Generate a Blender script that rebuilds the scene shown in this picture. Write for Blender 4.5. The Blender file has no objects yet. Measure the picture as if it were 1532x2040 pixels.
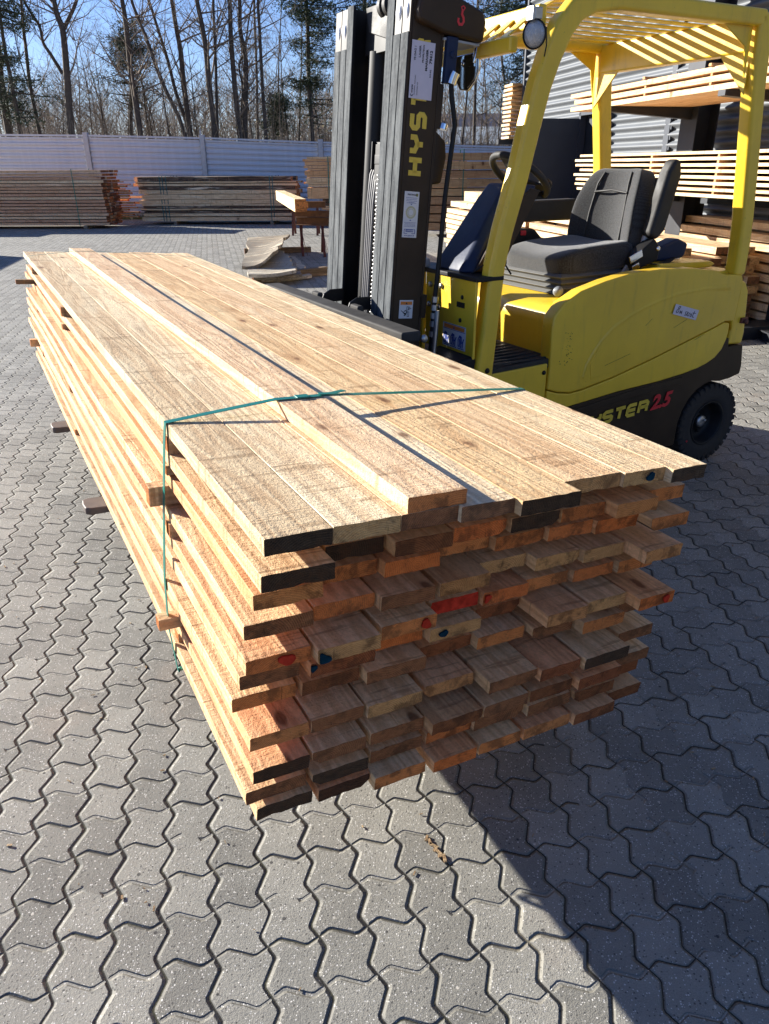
import bpy, bmesh, math, random
from math import sin, cos, pi, radians, atan2, sqrt
from mathutils import Vector, Matrix
random.seed(7)
S = bpy.context.scene
COL = S.collection

# ------------------------------------------------------------------ camera
H = 1.552
PITCH, ROLL = 0.43859, -0.00571
cp, sp = cos(PITCH), sin(PITCH)
FWD = Vector((0, cp, -sp)); R0 = Vector((1, 0, 0)); U0 = R0.cross(FWD)
CR = R0 * cos(ROLL) + U0 * sin(ROLL); CU = -R0 * sin(ROLL) + U0 * cos(ROLL)
cam = bpy.data.cameras.new("camera"); co = bpy.data.objects.new("camera", cam); COL.objects.link(co)
m = Matrix((CR, CU, -FWD)).transposed().to_4x4(); m.translation = Vector((0, 0, H))
co.matrix_world = m
cam.sensor_fit = 'VERTICAL'; cam.sensor_height = 36.0; cam.lens = 36.0 * 1472.4 / 2040.0
cam.clip_start = 0.05; cam.clip_end = 3000
S.camera = co

# ------------------------------------------------------------------ light
SUN_AZ = radians(-63.5)      # from +Y towards -X
SUN_EL = radians(19.0)
sd = Vector((sin(SUN_AZ) * cos(SUN_EL), cos(SUN_AZ) * cos(SUN_EL), sin(SUN_EL)))
w = bpy.data.worlds.new("World"); S.world = w; w.use_nodes = True
nt = w.node_tree; bg = nt.nodes["Background"]
sky = nt.nodes.new("ShaderNodeTexSky"); sky.sky_type = 'NISHITA'; sky.sun_disc = False
sky.sun_elevation = SUN_EL; sky.sun_rotation = SUN_AZ
sky.air_density = 1.0; sky.dust_density = 0.25; sky.ozone_density = 4.0
mixs = nt.nodes.new('ShaderNodeMix'); mixs.data_type = 'RGBA'; mixs.blend_type = 'MULTIPLY'; mixs.inputs[0].default_value = 1.0
nt.links.new(sky.outputs[0], mixs.inputs[6]); mixs.inputs[7].default_value = (.86, .87, 1.12, 1)
nt.links.new(mixs.outputs[2], bg.inputs[0]); bg.inputs[1].default_value = 0.062
sl = bpy.data.lights.new("sun", 'SUN'); sl.energy = 5.0; sl.angle = radians(0.5); sl.color = (1.0, 0.95, 0.86)
so = bpy.data.objects.new("sun", sl); COL.objects.link(so)
so.rotation_euler = sd.to_track_quat('Z', 'Y').to_euler(); so.location = (-20, 20, 30)
S.view_settings.view_transform = 'Standard'; S.view_settings.look = 'None'
S.view_settings.gamma = 1.0; S.view_settings.use_curve_mapping = False
S.view_settings.exposure = 1.42
S.cycles.max_bounces = 8

# ------------------------------------------------------------------ helpers
def ray(px, py):
    return CR * ((px - 766) / 1472.4) - CU * ((py - 1020) / 1472.4) + FWD
def gz(px, py, z=0.0):
    d = ray(px, py); t = (z - H) / d.z; p = d * t; p.z = z; return p
def atY(px, py, Y):
    d = ray(px, py); p = d * (Y / d.y); p.z += H; return p

def tag(o, label=None, cat=None, group=None, kind=None):
    if label: o["label"] = label
    if cat: o["category"] = cat
    if group: o["group"] = group
    if kind: o["kind"] = kind
    return o
def empty(name, M=None, parent=None):
    o = bpy.data.objects.new(name, None); COL.objects.link(o)
    if M is not None: o.matrix_world = M
    o.empty_display_size = .1
    return o
def frame(X, Y, Z, O):
    M = Matrix((X, Y, Z)).transposed().to_4x4(); M.translation = O; return M

class G:
    def __init__(s): s.v = []; s.f = []; s.m = []; s.sm = []
    def add(s, vs, fs, mi=0, smooth=False):
        b = len(s.v); s.v += [tuple(v) for v in vs]
        for f in fs:
            s.f.append(tuple(b + i for i in f)); s.m.append(mi); s.sm.append(smooth)
    def box(s, x0, x1, y0, y1, z0, z1, mi=0):
        v = [(x0,y0,z0),(x1,y0,z0),(x1,y1,z0),(x0,y1,z0),(x0,y0,z1),(x1,y0,z1),(x1,y1,z1),(x0,y1,z1)]
        s.add(v, [(0,3,2,1),(4,5,6,7),(0,1,5,4),(1,2,6,5),(2,3,7,6),(3,0,4,7)], mi)
    def obox(s, c, X, Y, Z, mi=0):
        c = Vector(c); X = Vector(X); Y = Vector(Y); Z = Vector(Z)
        v = [c + X*a + Y*b + Z*d for d in (-.5,.5) for a, b in ((-.5,-.5),(.5,-.5),(.5,.5),(-.5,.5))]
        s.add(v, [(0,3,2,1),(4,5,6,7),(0,1,5,4),(1,2,6,5),(2,3,7,6),(3,0,4,7)], mi)
    def bar(s, p, q, wd, ht, up=(0,0,1), mi=0):
        p = Vector(p); q = Vector(q); d = q - p; L = d.length
        if L < 1e-6: return
        d.normalize(); sd_ = d.cross(Vector(up)).normalized(); u_ = sd_.cross(d).normalized()
        s.obox((p+q)/2, d*L, sd_*wd, u_*ht, mi)
    def prism(s, poly, a0, a1, axis='y', mi=0):
        n = len(poly)
        def P(p, a):
            if axis == 'y': return (p[0], a, p[1])
            if axis == 'x': return (a, p[0], p[1])
            return (p[0], p[1], a)
        v = [P(p, a0) for p in poly] + [P(p, a1) for p in poly]
        fs = [tuple(range(n)), tuple(range(2*n-1, n-1, -1))] + [(i, n+i, n+(i+1) % n, (i+1) % n) for i in range(n)]
        s.add(v, fs, mi)
    def tube(s, path, r, n=8, mi=0, cap=True, smooth=True):
        path = [Vector(p) for p in path]; k = len(path)
        rs = r if isinstance(r, (list, tuple)) else [r]*k
        t0 = (path[1]-path[0]).normalized()
        ref = Vector((0,0,1)) if abs(t0.z) < .9 else Vector((1,0,0))
        N = t0.cross(ref).normalized(); vs = []
        for i, p in enumerate(path):
            t = (path[min(i+1,k-1)] - path[max(i-1,0)])
            if t.length < 1e-9: t = t0
            t.normalize()
            N = (N - t*N.dot(t))
            if N.length < 1e-6: N = t.orthogonal()
            N.normalize(); B = t.cross(N)
            for j in range(n):
                a = 2*pi*j/n; vs.append(p + (N*cos(a) + B*sin(a))*rs[i])
        fs = [(i*n+j, i*n+(j+1) % n, (i+1)*n+(j+1) % n, (i+1)*n+j) for i in range(k-1) for j in range(n)]
        s.add(vs, fs, mi, smooth)
        if cap and n > 3:
            s.add(vs[:n], [tuple(range(n-1,-1,-1))], mi); s.add(vs[-n:], [tuple(range(n))], mi)
    def rect(s, path, wd, ht, up=(0,1,0), mi=0):
        """rectangular section swept along a path; wd along the side vector, ht along up"""
        path = [Vector(p) for p in path]; k = len(path); U = Vector(up).normalized(); vs = []
        for i, p in enumerate(path):
            t = (path[min(i+1,k-1)] - path[max(i-1,0)]).normalized()
            sv = t.cross(U).normalized()
            W_ = wd[i] if isinstance(wd, (list, tuple)) else wd
            vs += [p+sv*W_/2+U*ht/2, p-sv*W_/2+U*ht/2, p-sv*W_/2-U*ht/2, p+sv*W_/2-U*ht/2]
        fs = [(i*4+j, i*4+(j+1) % 4, (i+1)*4+(j+1) % 4, (i+1)*4+j) for i in range(k-1) for j in range(4)]
        fs += [(3,2,1,0), tuple(4*(k-1)+j for j in range(4))]
        s.add(vs, fs, mi)
    def lathe(s, prof, c, axis, n=32, mi=0, smooth=True):
        """prof: (radius, height along axis)"""
        c = Vector(c); A = Vector(axis).normalized(); X = A.orthogonal().normalized(); Y = A.cross(X)
        vs = [c + A*h + (X*cos(2*pi*j/n) + Y*sin(2*pi*j/n))*max(r,1e-4) for r, h in prof for j in range(n)]
        fs = [(i*n+j, i*n+(j+1) % n, (i+1)*n+(j+1) % n, (i+1)*n+j) for i in range(len(prof)-1) for j in range(n)]
        s.add(vs, fs, mi, smooth)
    def ribbon(s, pts, wd, M, mi=0, th=.001):
        """flat stroke with mitred corners in the local XY plane of matrix M, slightly thick"""
        P = [Vector(p) for p in pts]; k = len(P); L = []; Rr = []
        closed = (P[0]-P[-1]).length < 1e-6
        for i in range(k):
            a = P[i]-P[i-1] if i > 0 else (P[i]-P[k-2] if closed else P[1]-P[0])
            b = P[i+1]-P[i] if i < k-1 else (P[1]-P[0] if closed else P[i]-P[i-1])
            a.normalize(); b.normalize(); na = Vector((-a.y, a.x)); nb = Vector((-b.y, b.x)); mm = na+nb
            if mm.length < 1e-5: mm = na.copy()
            mm.normalize(); q = wd/2/max(.35, mm.dot(na)); L.append(P[i]+mm*q); Rr.append(P[i]-mm*q)
        vs = [M @ Vector((p.x, p.y, 0)) for p in L+Rr] + [M @ Vector((p.x, p.y, th)) for p in L+Rr]
        fs = []
        for i in range(k-1):
            fs += [(2*k+i, 3*k+i, 3*k+i+1, 2*k+i+1), (i, i+1, k+i+1, k+i), (i, 2*k+i, 2*k+i+1, i+1), (k+i, k+i+1, 3*k+i+1, 3*k+i)]
        fs += [(0, k, 3*k, 2*k), (k-1, 3*k-1, 4*k-1, 2*k-1)]
        s.add(vs, fs, mi)
    def obj(s, name, mats, parent=None, bevel=0, seg=2, M=None, subsurf=0, smooth=False, fix=True, ang=32):
        me = bpy.data.meshes.new(name)
        me.from_pydata(s.v, [], s.f); me.validate(verbose=False)
        if not isinstance(mats, (list, tuple)): mats = [mats]
        for mt in mats: me.materials.append(mt)
        if len(me.polygons) == len(s.m):
            me.polygons.foreach_set('material_index', s.m)
            me.polygons.foreach_set('use_smooth', [bool(x or smooth) for x in s.sm])
        if fix:
            b = bmesh.new(); b.from_mesh(me); bmesh.ops.recalc_face_normals(b, faces=b.faces); b.to_mesh(me); b.free()
        me.update()
        o = bpy.data.objects.new(name, me); COL.objects.link(o)
        if parent is not None: o.parent = parent
        if M is not None: o.matrix_local = M
        if bevel:
            md = o.modifiers.new('b', 'BEVEL'); md.width = bevel; md.segments = seg; md.limit_method = 'ANGLE'; md.angle_limit = radians(ang); md.harden_normals = False
            me.polygons.foreach_set('use_smooth', [True]*len(me.polygons))
            wn = o.modifiers.new('w', 'WEIGHTED_NORMAL'); wn.keep_sharp = True
        if subsurf:
            md = o.modifiers.new('s', 'SUBSURF'); md.levels = md.render_levels = subsurf
            me.polygons.foreach_set('use_smooth', [True]*len(me.polygons))
        return o

# ------------------------------------------------------------------ materials
class NB:
    def __init__(s, name):
        s.mat = bpy.data.materials.new(name); s.mat.use_nodes = True; s.t = s.mat.node_tree
        s.b = s.t.nodes["Principled BSDF"]
    def n(s, typ, **kw):
        nd = s.t.nodes.new('ShaderNode' + typ)
        for k, v in kw.items(): setattr(nd, k, v)
        return nd
    def l(s, a, b): s.t.links.new(a, b)
    def setv(s, sock, v):
        if isinstance(v, (int, float)): sock.default_value = v
        elif isinstance(v, (tuple, list)): sock.default_value = v if len(v) != 3 or sock.type == 'VECTOR' else (*v, 1)
        else: s.l(v, sock)
    def math(s, op, a, b=0.0, c=None, clamp=False):
        nd = s.n('Math', operation=op, use_clamp=clamp); s.setv(nd.inputs[0], a); s.setv(nd.inputs[1], b)
        if c is not None: s.setv(nd.inputs[2], c)
        return nd.outputs[0]
    def ss(s, v, lo, hi):
        nd = s.n('MapRange', interpolation_type='SMOOTHSTEP'); s.setv(nd.inputs[0], v); nd.inputs[1].default_value = lo; nd.inputs[2].default_value = hi
        return nd.outputs[0]
    def mr(s, v, lo, hi, a=0., b=1.):
        nd = s.n('MapRange'); s.setv(nd.inputs[0], v)
        for i, x in enumerate((lo, hi, a, b)): s.setv(nd.inputs[i+1], x)
        return nd.outputs[0]
    def mix(s, f, a, b, mode='MIX'):
        nd = s.n('Mix', data_type='RGBA', blend_type=mode); s.setv(nd.inputs[0], f); s.setv(nd.inputs[6], a); s.setv(nd.inputs[7], b); return nd.outputs[2]
    def noise(s, vec, scale, detail=2, rough=.5, dist=0.):
        nd = s.n('TexNoise'); s.setv(nd.inputs['Vector'], vec); nd.inputs['Scale'].default_value = scale; nd.inputs['Detail'].default_value = detail
        nd.inputs['Roughness'].default_value = rough; nd.inputs['Distortion'].default_value = dist; return nd.outputs[0]
    def mapping(s, vec, sc=(1,1,1), loc=(0,0,0), rot=(0,0,0)):
        nd = s.n('Mapping'); s.l(vec, nd.inputs[0]); nd.inputs[3].default_value = sc; s.setv(nd.inputs[1], loc); nd.inputs[2].default_value = rot; return nd.outputs[0]
    def coord(s, which='Object'):
        return s.n('TexCoord').outputs[which]
    def bump(s, h, strength=.5, dist=.01, nrm=None):
        nd = s.n('Bump'); nd.inputs['Strength'].default_value = strength; nd.inputs['Distance'].default_value = dist; s.l(h, nd.inputs['Height'])
        if nrm is not None: s.l(nrm, nd.inputs['Normal'])
        return nd.outputs[0]
    def fin(s, col=None, rough=None, nrm=None, metal=None, **kw):
        if col is not None: s.setv(s.b.inputs['Base Color'], col)
        if rough is not None: s.setv(s.b.inputs['Roughness'], rough)
        if metal is not None: s.setv(s.b.inputs['Metallic'], metal)
        if nrm is not None: s.l(nrm, s.b.inputs['Normal'])
        for k, v in kw.items(): s.setv(s.b.inputs[k], v)
        return s.mat

def simple(name, col, rough=.5, metal=0., var=.15, scale=30., bump=.0, **kw):
    b = NB(name); c = b.coord(); nz = b.noise(c, scale, 4)
    nz2 = b.noise(c, scale*.12, 3)
    f = b.math('ADD', b.math('MULTIPLY', nz, .5), b.math('MULTIPLY', nz2, .5))
    k = b.mr(f, .3, .7, 1-var, 1+var)
    cc = b.n('Mix', data_type='RGBA', blend_type='MULTIPLY'); cc.inputs[0].default_value = 1.; cc.inputs[6].default_value = (*col, 1); b.l(k, cc.inputs[7])
    r = b.mr(nz2, .3, .7, max(.02, rough-.08), min(1, rough+.08))
    nr = b.bump(nz, bump, .002) if bump else None
    return b.fin(cc.outputs[2], r, nr, metal, **kw)

def mat_wood(name, base, dark, saw=.6, knots=True, end=False):
    b = NB(name); oc = b.coord(); oi = b.n('ObjectInfo')
    rnd = b.math('MULTIPLY', oi.outputs['Random'], 57.0)
    cv = b.n('CombineXYZ'); b.l(rnd, cv.inputs[0]); b.l(b.math('MULTIPLY', rnd, 1.7), cv.inputs[1]); b.l(b.math('MULTIPLY', rnd, .37), cv.inputs[2])
    va = b.n('VectorMath', operation='ADD'); b.l(oc, va.inputs[0]); b.l(cv.outputs[0], va.inputs[1]); v = va.outputs[0]
    if not end:
        g1 = b.noise(b.mapping(v, (.9, 14, 14)), 1.0, 2, .5, .6)
        rings = b.math('SINE', b.math('MULTIPLY', g1, 46.0))
        g2 = b.noise(b.mapping(v, (4, 170, 170)), 1.0, 3, .6)
        blot = b.noise(b.mapping(v, (1.6, 5, 5)), 1.0, 3, .6)
        sawn = b.noise(b.mapping(v, (190, 7, 7)), 1.0, 2, .7)
        fuzz = b.noise(v, 170, 3, .7)
        fuzz2 = b.noise(b.mapping(v, (75, 130, 130)), 1.0, 4, .8)
        lump = b.noise(b.mapping(v, (30, 48, 48)), 1.0, 3, .65); patch = b.ss(b.noise(b.mapping(v, (1.3, 8, 8), (2, 6, 4)), 1.0, 2, .5), .38, .60)
        t = b.math('ADD', b.math('MULTIPLY', rings, .24), b.math('MULTIPLY', g2, .5))
        t = b.math('ADD', t, b.math('MULTIPLY', blot, .5))
        t = b.mr(t, .25, .85, 0, 1)
        col = b.mix(t, dark, base)
        col = b.mix(b.ss(b.noise(b.mapping(v, (1.1, 9, 9), (9, 3, 1)), 1.0, 3, .6), .56, .72), col, (.86, .74, .53))
        grey = b.ss(b.noise(b.mapping(v, (2.2, 7, 7), (3, 1, 7)), 1.0, 4, .65), .56, .78)
        col = b.mix(b.math('MULTIPLY', grey, .42), col, (.27, .215, .15))
        cross = b.ss(b.noise(b.mapping(v, (38, 3.2, 3.2)), 1.0, 3, .7), .575, .665)
        col = b.mix(b.math('MULTIPLY', cross, .62), col, (.34, .22, .12))
        fz = b.mr(fuzz2, .34, .62, .80, 1.08)
        mm = b.n('Mix', data_type='RGBA', blend_type='MULTIPLY'); mm.inputs[0].default_value = 1; b.l(col, mm.inputs[6]); b.l(fz, mm.inputs[7]); col = mm.outputs[2]
        if knots:
            vo = b.n('TexVoronoi', feature='F1'); vo.inputs['Scale'].default_value = 1.0; vo.inputs['Randomness'].default_value = 1.0
            wob = b.n('VectorMath', operation='ADD'); b.l(b.mapping(v, (3.2, 7.5, 2.0)), wob.inputs[0])
            nn = b.n('TexNoise'); b.l(v, nn.inputs['Vector']); nn.inputs['Scale'].default_value = 22
            sc_ = b.n('VectorMath', operation='SCALE'); b.l(nn.outputs['Color'], sc_.inputs[0]); sc_.inputs['Scale'].default_value = .12
            b.l(sc_.outputs[0], wob.inputs[1]); b.l(wob.outputs[0], vo.inputs['Vector'])
            kn = b.math('SUBTRACT', 1., b.ss(vo.outputs['Distance'], .06, .12))
            ring = b.math('MULTIPLY', b.math('SUBTRACT', 1., b.ss(vo.outputs['Distance'], .08, .26)), .35)
            pick = b.math('GREATER_THAN', b.n('SeparateColor').inputs[0].node.outputs[0], .30)
            sepn = [x for x in b.t.nodes if x.bl_idname == 'ShaderNodeSeparateColor'][-1]; b.l(vo.outputs['Color'], sepn.inputs[0])
            kn = b.math('MULTIPLY', kn, pick); ring = b.math('MULTIPLY', ring, pick)
            col = b.mix(ring, col, (.42, .22, .10)); col = b.mix(b.math('MULTIPLY', kn, .85), col, (.16, .075, .035))
        h = b.math('ADD', b.math('MULTIPLY', sawn, .7), b.math('MULTIPLY', fuzz2, 1.2)); h = b.math('ADD', h, b.math('MULTIPLY', fuzz, .6))
        h = b.math('ADD', h, b.math('MULTIPLY', rings, .16)); h = b.math('ADD', h, b.math('MULTIPLY', b.math('MULTIPLY', lump, patch), 1.5))
        nr = b.bump(h, saw, .0032)
        rough = .72
    else:
        so_ = b.n('SeparateXYZ'); b.l(oc, so_.inputs[0]); rr_ = oi.outputs['Random']
        dy = b.math('SUBTRACT', so_.outputs[1], b.mr(rr_, 0, 1, .01, .12)); dz = b.math('ADD', so_.outputs[2], b.mr(b.math('FRACT', b.math('MULTIPLY', rr_, 7.3)), 0, 1, -.02, .10))
        dist_ = b.math('SQRT', b.math('ADD', b.math('MULTIPLY', dy, dy), b.math('MULTIPLY', dz, dz)))
        dist_ = b.math('ADD', dist_, b.math('MULTIPLY', b.noise(v, 16, 2), .010))
        wvo = b.mr(b.math('SINE', b.math('MULTIPLY', dist_, 1500.)), -1, 1, 0, 1)
        nz = b.noise(b.mapping(v, (40, 40, 75)), 1.0, 5, .75); n2 = b.noise(v, 19, 4, .7)
        t = b.math('ADD', b.math('MULTIPLY', wvo, .22), b.math('MULTIPLY', nz, .78)); t = b.mr(t, .25, .72, 0, 1)
        col = b.mix(t, dark, base)
        col = b.mix(b.math('MULTIPLY', b.ss(n2, .47, .62), .62), col, (.085, .048, .028))
        crack = b.ss(b.noise(b.mapping(v, (20, 90, 12)), 1.0, 3, .6), .66, .74)
        col = b.mix(b.math('MULTIPLY', crack, .6), col, (.035, .02, .012))
        h = b.math('ADD', nz, b.math('MULTIPLY', b.noise(v, 240, 2, .8), .7)); nr = b.bump(h, 1.0, .006); rough = .85
    hs = b.n('Mix', data_type='RGBA', blend_type='MULTIPLY'); hs.inputs[0].default_value = 1.
    b.l(col, hs.inputs[6]); b.l(oi.outputs['Color'], hs.inputs[7])
    return b.fin(hs.outputs[2], rough, nr, **{'Specular IOR Level': .15 if end else .3})

WOOD = mat_wood('sawn_wood', (.88, .72, .485), (.66, .475, .29), saw=.75)
WOODO = mat_wood('sawn_wood_old', (.33, .285, .215), (.17, .14, .10), saw=.7)
BARK_EDGE = mat_wood('waney_edge', (.19, .125, .08), (.05, .033, .022), saw=1., knots=False)
END = {
 't': mat_wood('end_tan', (.68, .43, .20), (.38, .20, .08), end=True),
 'o': mat_wood('end_orange', (.74, .31, .11), (.42, .15, .05), end=True),
 'b': mat_wood('end_brown', (.38, .185, .09), (.13, .055, .028), end=True),
 'k': mat_wood('end_black', (.105, .072, .048), (.020, .014, .011), end=True)}
REDP = simple('red_spray_paint', (.40, .035, .018), .95, var=.6, scale=70, bump=.5, **{'Specular IOR Level': .0})
BLUEP = simple('blue_spray_paint', (.008, .032, .050), .95, var=.6, scale=70, bump=.5, **{'Specular IOR Level': .0})
WHITEB = simple('pale_bark_scrap', (.50, .44, .36), .9, var=.5, scale=60, bump=.6)

def mat_paving():
    b = NB('interlocking_paving'); g = b.coord()
    yaw = .21261827
    ca, sa = cos(yaw)/.1125, sin(yaw)/.1125
    sx = b.n('SeparateXYZ'); b.l(g, sx.inputs[0]); x, y = sx.outputs[0], sx.outputs[1]
    X = b.math('ADD', b.math('ADD', b.math('MULTIPLY', x, ca), b.math('MULTIPLY', y, sa)), 4.27667 + 1000)
    Y = b.math('ADD', b.math('ADD', b.math('MULTIPLY', x, -sa), b.math('MULTIPLY', y, ca)), -10.7278 + 1000)
    wv = b.n('CombineXYZ'); b.l(X, wv.inputs[0]); b.l(Y, wv.inputs[1])
    wob = b.math('MULTIPLY', b.math('SUBTRACT', b.noise(wv.outputs[0], 1.6, 2), .5), .05)
    def tri(q):
        pp = b.n('Math', operation='PINGPONG'); b.l(b.math('ADD', q, .25), pp.inputs[0]); pp.inputs[1].default_value = .5
        t = b.math('SUBTRACT', b.math('MULTIPLY', pp.outputs[0], 4.), 1.)
        return b.mr(t, -.86, .86, -.86, .86)
    A = .125
    u = b.math('ADD', b.math('ADD', X, b.math('MULTIPLY', tri(Y), A)), wob)
    v = b.math('SUBTRACT', b.math('SUBTRACT', Y, b.math('MULTIPLY', tri(X), A)), wob)
    iu = b.math('FLOOR', u); iv = b.math('FLOOR', v)
    ju = b.math('FLOOR', b.math('ADD', u, .5)); jv = b.math('FLOOR', b.math('ADD', v, .5))
    du = b.math('ABSOLUTE', b.math('SUBTRACT', u, ju)); dv = b.math('ABSOLUTE', b.math('SUBTRACT', v, jv))
    def wn(a, c, k):
        nd = b.n('TexWhiteNoise', noise_dimensions='3D'); cc = b.n('CombineXYZ'); b.setv(cc.inputs[0], a); b.setv(cc.inputs[1], c); cc.inputs[2].default_value = k
        b.l(cc.outputs[0], nd.inputs[0]); return nd.outputs[0]
    # left field: stones two cells long, running bond by column; right field: mixed blocks
    hcol = b.math('GREATER_THAN', wn(iu, 0., 3.3), .5)
    par = b.math('MODULO', b.math('ADD', jv, hcol), 2.)
    fauxA0 = b.math('LESS_THAN', par, .5); pick = b.math('GREATER_THAN', wn(iu, jv, 6.6), .86); fauxA = b.math('MULTIPLY', fauxA0, pick)
    bu = b.math('FLOOR', b.math('MULTIPLY', u, .5)); bv = b.math('FLOOR', b.math('MULTIPLY', v, .5))
    ori = b.math('GREATER_THAN', wn(bu, bv, 8.1), .45)
    inb_v = b.math('GREATER_THAN', b.math('MODULO', jv, 2.), .5); inb_u = b.math('GREATER_THAN', b.math('MODULO', ju, 2.), .5)
    reg = b.math('GREATER_THAN', b.math('ADD', X, b.math('MULTIPLY', Y, .0)), 1000 + 11.5)
    fv = b.math('MULTIPLY', inb_v, ori); fu = b.math('MULTIPLY', inb_u, b.math('SUBTRACT', 1., ori))
    mixf = lambda a, c: b.math('ADD', b.math('MULTIPLY', a, b.math('SUBTRACT', 1., reg)), b.math('MULTIPLY', c, reg))
    faux_v = mixf(fauxA, fv); faux_u = mixf(0.0, fu)
    wid = b.mr(wn(iu, iv, 1.2), 0, 1, .7, 1.35)
    def groove(d, w0, w1):
        return b.ss(b.math('DIVIDE', d, wid), w0, w1)
    hu = groove(du, .006, .074); hv = groove(dv, .004, .056)
    fxu = b.math('ABSOLUTE', b.math('SUBTRACT', b.math('FRACT', u), .5)); fxv = b.math('ABSOLUTE', b.math('SUBTRACT', b.math('FRACT', v), .5))
    dash_v = b.math('MAXIMUM', b.math('MULTIPLY', fauxA0, .25), b.math('MULTIPLY', faux_v, b.math('SUBTRACT', 1., b.math('MULTIPLY', b.ss(fxu, .11, .19), .72))))
    dash_u = b.math('MULTIPLY', faux_u, b.math('SUBTRACT', 1., b.math('MULTIPLY', b.ss(fxv, .14, .24), .6)))
    hv = b.math('MAXIMUM', hv, dash_v); hu = b.math('MAXIMUM', hu, dash_u)
    h = b.math('MINIMUM', hu, hv)
    jn = b.math('SUBTRACT', 1., b.ss(h, .03, .22))
    # colour
    sid = wn(iu, b.math('FLOOR', b.math('MULTIPLY', b.math('ADD', iv, hcol), .5)), 5.)
    big = b.noise(g, .55, 4, .6); mid = b.noise(g, 7, 4, .6); fine = b.noise(g, 330, 3, .8)
    k = b.math('ADD', b.math('MULTIPLY', sid, .22), b.math('MULTIPLY', big, .22)); k = b.math('ADD', k, b.math('MULTIPLY', mid, .30))
    k = b.math('ADD', k, b.math('MULTIPLY', fine, .75)); k = b.mr(k, .52, .98, 0, 1)
    col = b.mix(k, (.145, .139, .121), (.350, .336, .292))
    def specks(scale, th, rad, seed):
        vo = b.n('TexVoronoi', feature='F1'); b.l(b.mapping(g, (1, 1, 1), (seed, seed, 0)), vo.inputs['Vector']); vo.inputs['Scale'].default_value = scale
        sc = b.n('SeparateColor'); b.l(vo.outputs['Color'], sc.inputs[0])
        rr = b.math('MULTIPLY', sc.outputs[1], rad)
        return b.math('MULTIPLY', b.math('GREATER_THAN', sc.outputs[0], th), b.math('SUBTRACT', 1., b.ss(b.math('SUBTRACT', vo.outputs['Distance'], rr), 0., .09)))
    wsp = specks(225, .68, .38, 3.); dsp = specks(180, .78, .42, 11.); big_d = specks(60, .94, .24, 31.); big_w = specks(75, .94, .22, 47.)
    col = b.mix(b.math('MULTIPLY', wsp, .9), col, (.66, .64, .60)); col = b.mix(b.math('MULTIPLY', dsp, .7), col, (.045, .042, .04))
    col = b.mix(b.math('MULTIPLY', big_d, .85), col, (.035, .033, .032)); col = b.mix(b.math('MULTIPLY', big_w, .75), col, (.62, .58, .5))
    stain = b.ss(b.noise(b.mapping(g, (1, 1, 1), (4, 9, 0)), 1.7, 5, .65), .57, .72); col = b.mix(b.math('MULTIPLY', stain, .25), col, (.33, .25, .19))
    moss = b.ss(b.noise(g, 9, 4, .7), .45, .62)
    jc = b.mix(moss, (.014, .012, .010), (.040, .038, .020))
    jc = b.mix(b.ss(b.noise(b.mapping(g, (1, 1, 1), (8, 2, 0)), 3.1, 3, .6), .58, .7), jc, (.13, .115, .085))
    col = b.mix(jn, col, jc)
    hh = b.math('ADD', b.math('MULTIPLY', h, 1.0), b.math('MULTIPLY', fine, .16)); hh = b.math('ADD', hh, b.math('MULTIPLY', b.noise(g, 130, 3, .7), .20))
    hh = b.math('SUBTRACT', hh, b.math('MULTIPLY', dsp, .05)); hh = b.math('ADD', hh, b.math('MULTIPLY', b.noise(g, 14, 2), .12))
    hh = b.math('ADD', hh, b.math('MULTIPLY', sid, .18))
    nr = b.bump(hh, 1.0, .0105)
    return b.fin(col, .88, nr)
PAVE = mat_paving()

def mat_yellow(name, base=(.88, .585, .030)):
    b = NB(name); c = b.coord(); n1 = b.noise(c, 3.2, 5, .6); n2 = b.noise(c, 45, 4, .7); n3 = b.noise(b.mapping(c, (1, 1, .15)), 24, 4, .6)
    col = b.mix(b.mr(n1, .3, .7, 0, 1), (base[0]*.82, base[1]*.80, base[2]*.9), base)
    grime = b.math('MULTIPLY', b.ss(n3, .52, .80), .28); col = b.mix(grime, col, (.24, .17, .04))
    chip = b.ss(b.noise(b.mapping(c, (1, 1, 1), (7, 7, 7)), 55, 5, .75), .665, .69); col = b.mix(b.math('MULTIPLY', chip, .7), col, (.07, .05, .03))
    r = b.mr(n2, .3, .7, .30, .46)
    nr = b.bump(b.math('ADD', b.noise(c, 260, 2), b.math('MULTIPLY', n1, 6.)), .12, .0016)
    return b.fin(col, r, nr, **{'Coat Weight': .25, 'Coat Roughness': .25})
YEL = mat_yellow('yellow_enamel'); YEL2 = mat_yellow('yellow_enamel_worn', (.85, .555, .030))
BRN = simple('dark_brown_enamel', (.046, .029, .017), .50, var=.35, scale=9, bump=.15, **{'Specular IOR Level': .22})
BLK = simple('black_steel', (.012, .012, .013), .5, var=.3, scale=20, bump=.1, **{'Specular IOR Level': .25})
PLAS = simple('black_plastic_sky_tint', (.011, .022, .060), .5, var=.15, scale=60, bump=.25, **{'Specular IOR Level': .25})  # black plastic with the sky's blue reflection put into its base colour
PLASG = simple('dark_plastic_dull', (.018, .017, .016), .65, var=.2, scale=90, bump=.4)
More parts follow.
